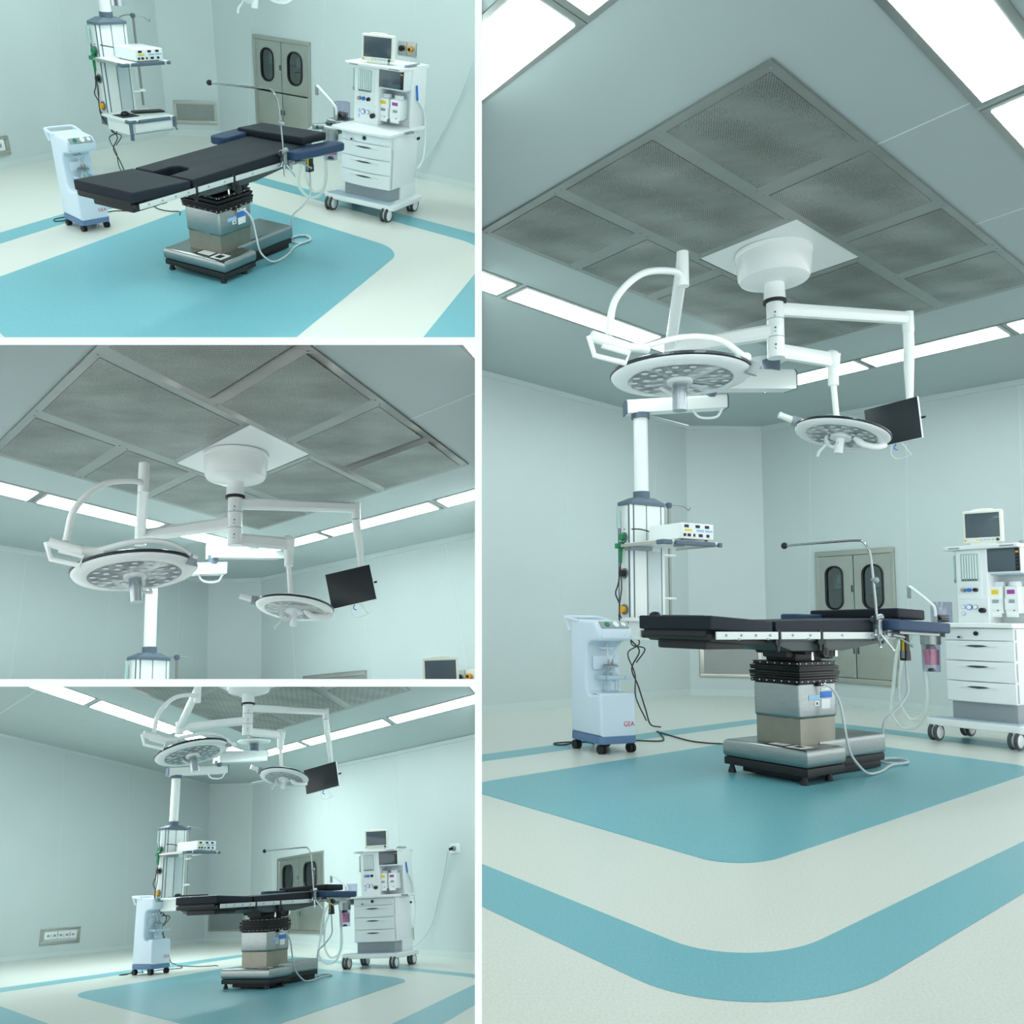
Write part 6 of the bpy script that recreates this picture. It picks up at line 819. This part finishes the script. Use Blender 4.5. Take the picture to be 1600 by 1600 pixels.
    m = t.mb(); u0 = yk + Vector((-.07, .06, .03)); m.tube([tuple(u0), tuple(u0 + Vector((.03, -.01, -.11))), tuple(u0 + Vector((.15, -.13, -.15))), tuple(u0 + Vector((.17, -.14, -.09))), tuple(u0 + Vector((.06, -.04, -.05)))], .016, 10); t.part('yoke_handle', m, LWHITE, yo)
    m = t.mb(); m.tube(spline([tuple(yk + Vector((.16, -.1, -.015))), (-1.08, -.26, -.45), (-.92, -.38, -.45), tuple(lc + Vector((.0, .0, .0)))], 8), .018, 12); m.ball(tuple(lc), .03); t.part('lamp_fork', m, LWHITE)
    def lamp(c, R_, tilt, roll, big):
        # view direction in the thing's frame, so that the dish leans a little towards the table's foot
        xf = Matrix.Rotation(math.radians(roll), 3, Vector((-.66, -.75, 0))) @ Matrix.Rotation(math.radians(tilt), 3, Vector((.75, -.66, 0)))
        iso = (fr[4] * fr[5]) ** .5; r = R_ * .87 / iso * SIZE[k]; cc = tuple(c)
        m = t.mb(); s = r / .405
        m.lathe([(.001, .07 * s), (.12 * s, .065 * s), (.30 * s, .045 * s), (.385 * s, .022 * s)], cc, 56, xf=xf); m.lathe([(.400 * s, -.004 * s), (.385 * s, -.022 * s), (.31 * s, -.034 * s), (.300 * s, -.030 * s)], cc, 56, xf=xf); hd = t.part('lamp_head', m, LWHITE, angle=60)
        m = t.mb(); m.lathe([(.383 * s, .024 * s), (.405 * s, .014 * s), (.407 * s, .0), (.399 * s, -.006 * s)], cc, 56, xf=xf); t.part('rim', m, RIMBLK, hd)
        m = t.mb(); m.lathe([(.001, -.030 * s), (.302 * s, -.030 * s), (.302 * s, -.024 * s)], cc, 48, xf=xf)
        cs = m.sc(c)
        for ring, n in ((.125, 7), (.195, 12), (.262, 17)):
            for i in range(n):
                a = 2 * math.pi * i / n + ring * 7; o = xf @ Vector((ring * s * math.cos(a), ring * s * math.sin(a), -.0330 * s)) * iso; vs = []
                for j in range(8):
                    b = 2 * math.pi * j / 8; vs.append(cs + o + xf @ Vector((math.cos(b) * .022 * s, math.sin(b) * .022 * s, -.0005)) * iso)
                m.raw(vs, [tuple(range(8))], 1)
        t.part('lens_plate', m, [LEDPLATE, LED], hd)
        dn = xf @ Vector((0, 0, -1))
        if big:
            e = lambda z: tuple((m.sc(c) + xf @ Vector((0, 0, z * s)) * iso)[i] / m.S[i] for i in range(3))
            m = t.mb(); m.tube([e(-.03), e(-.05)], .075 * s, 24); hb = t.part('handle_base', m, LWHITE, hd)
            m = t.mb(); m.tube([e(-.05), e(-.215)], .042 * s, 24); t.part('sterile_handle', m, HANDLE, hd)
            m = t.mb(); q2 = xf @ Vector((.55, .62, 0)).normalized() * .4 * s; w0 = xf @ Vector((.2, -.38, .01)) * s
            pos = lambda x, y, z: tuple((m.sc(c) + xf @ Vector((x * s, y * s, z * s)) * iso)[i] / m.S[i] for i in range(3))
            m.tube(spline([pos(.30, .22, -.03), pos(.25, .16, -.075), pos(.12, .13, -.08), pos(.02, .16, -.03)], 6), .012, 8); t.part('cable_loop', m, PWHITE, hd)
            m = t.mb(); m.tube([pos(.165, -.385, .02), pos(.16, -.36, -.045)], .035 * s, 10); t.part('rim_clamp', m, GREY, hd)
        else:
            pos = lambda x, y, z: tuple((m.sc(c) + xf @ Vector((x * s, y * s, z * s)) * iso)[i] / m.S[i] for i in range(3))
            m = t.mb(); m.tube([pos(0, 0, -.03), pos(0, 0, -.055)], .09 * s, 20); m.tube([pos(0, 0, -.05), pos(.01, 0, -.19)], .036 * s, 18); t.part('sterile_handle', m, PWHITE, hd)
            m = t.mb(); m.tube(spline([pos(-.08, .06, -.1), pos(-.10, .08, -.16), pos(-.13, .1, -.22), pos(-.14, .1, -.27)], 4), .01, 6); m.tube(spline([pos(-.1, .08, -.06), pos(-.12, .06, -.12), pos(-.05, .03, -.15), pos(-.02, .0, -.09)], 5), .012, 6); t.part('handle_cover', m, HOSE, hd)
            m = t.mb(); m.tube(spline([pos(.05, -.10, -.02), pos(.10, -.16, -.075), pos(.18, -.24, -.075), pos(.26, -.27, -.03)], 6), .024, 10); t.part('grip', m, LWHITE, hd)
            m = t.mb(); m.tube([pos(-.27, .29, .03), pos(-.40, .40, .055)], .024, 12); t.part('pivot_stub', m, LWHITE, hd)
            m = t.mb(); m.tube([pos(-.25, .27, .03), pos(-.31, .32, .03)], .036, 12); t.part('pivot_clamp', m, GREY, hd)
    ti = LAMP_TILT[k]
    lamp(Vector((-.925, -.055, -.60)), .405, ti[0] + 1, ROLL[k][0], True)
    # small lamp
    p = Vector((.478, -.109, -.17)); b = Vector((.48, -.13, -.66))
    t.part('small_lamp_arm', beam((0, 0, -.20), tuple(p), .05, .04, .05), LWHITE)
    m = t.mb(); m.cyl((p.x - .02, p.y - .02, -.13), (p.x, p.y, -.22), .05, .045, 18).ball((p.x - .01, p.y, -.15), .055); t.part('elbow', m, LWHITE)
    m = t.mb(); m.cyl((p.x, p.y, -.18), (p.x, p.y, -.36), .036, seg=18).tube([(p.x, p.y, -.35), tuple(b)], .02, 14); t.part('drop_tube', m, LWHITE)
    lamp(Vector((.50, -.15, -.715)), .315, ti[1] + 2, ROLL[k][1], False)
SIZE = {1: 1.0, 2: 1.0, 3: 1.0, 4: 1.0}
ROLL = {1: (0, -8), 2: (6, -8), 3: (9, -12), 4: (-1, -14)}
for k in (1, 2, 3, 4): surgical_light(k)

def hanging_screen(k):
    fr = ROOMS[k]['frames']['tv']; pl = PLACE[k]
    t = Thing(k, 'hanging_screen', 'black flat screen hanging from the surgical light arm, %s' % pl, 'screen', fr)
    m = t.mb(); m.box(.0, .035, -.285, .285, -.165, .175, .006).box(.03, .065, -.2, .2, -.1, .12, .015); h = t.part('screen_case', m, PWHITE)
    m = t.mb(); m.box(-.004, .004, -.283, .283, -.163, .173, .003); t.part('screen_panel', m, TVSCR, h)
    m = t.mb(); m.cyl((.03, -.29, .0), (.03, -.33, .0), .012, seg=10, mi=0); t.part('side_knob', m, BPLAST, h)
    m = t.mb(); m.tube(spline([(.03, .05, -.165), (.03, .06, -.24), (.03, .0, -.29), (.03, -.14, -.28), (.03, -.13, -.26), (.03, -.06, -.165)], 5), .004, 6, 0); m.tube(spline([(.03, .0, -.165), (.02, .02, -.2), (.03, -.01, -.22)], 4), .006, 6, 1); t.part('loose_cables', m, [PWHITE, BLUE], h)
for k in (2, 3, 4): hanging_screen(k)
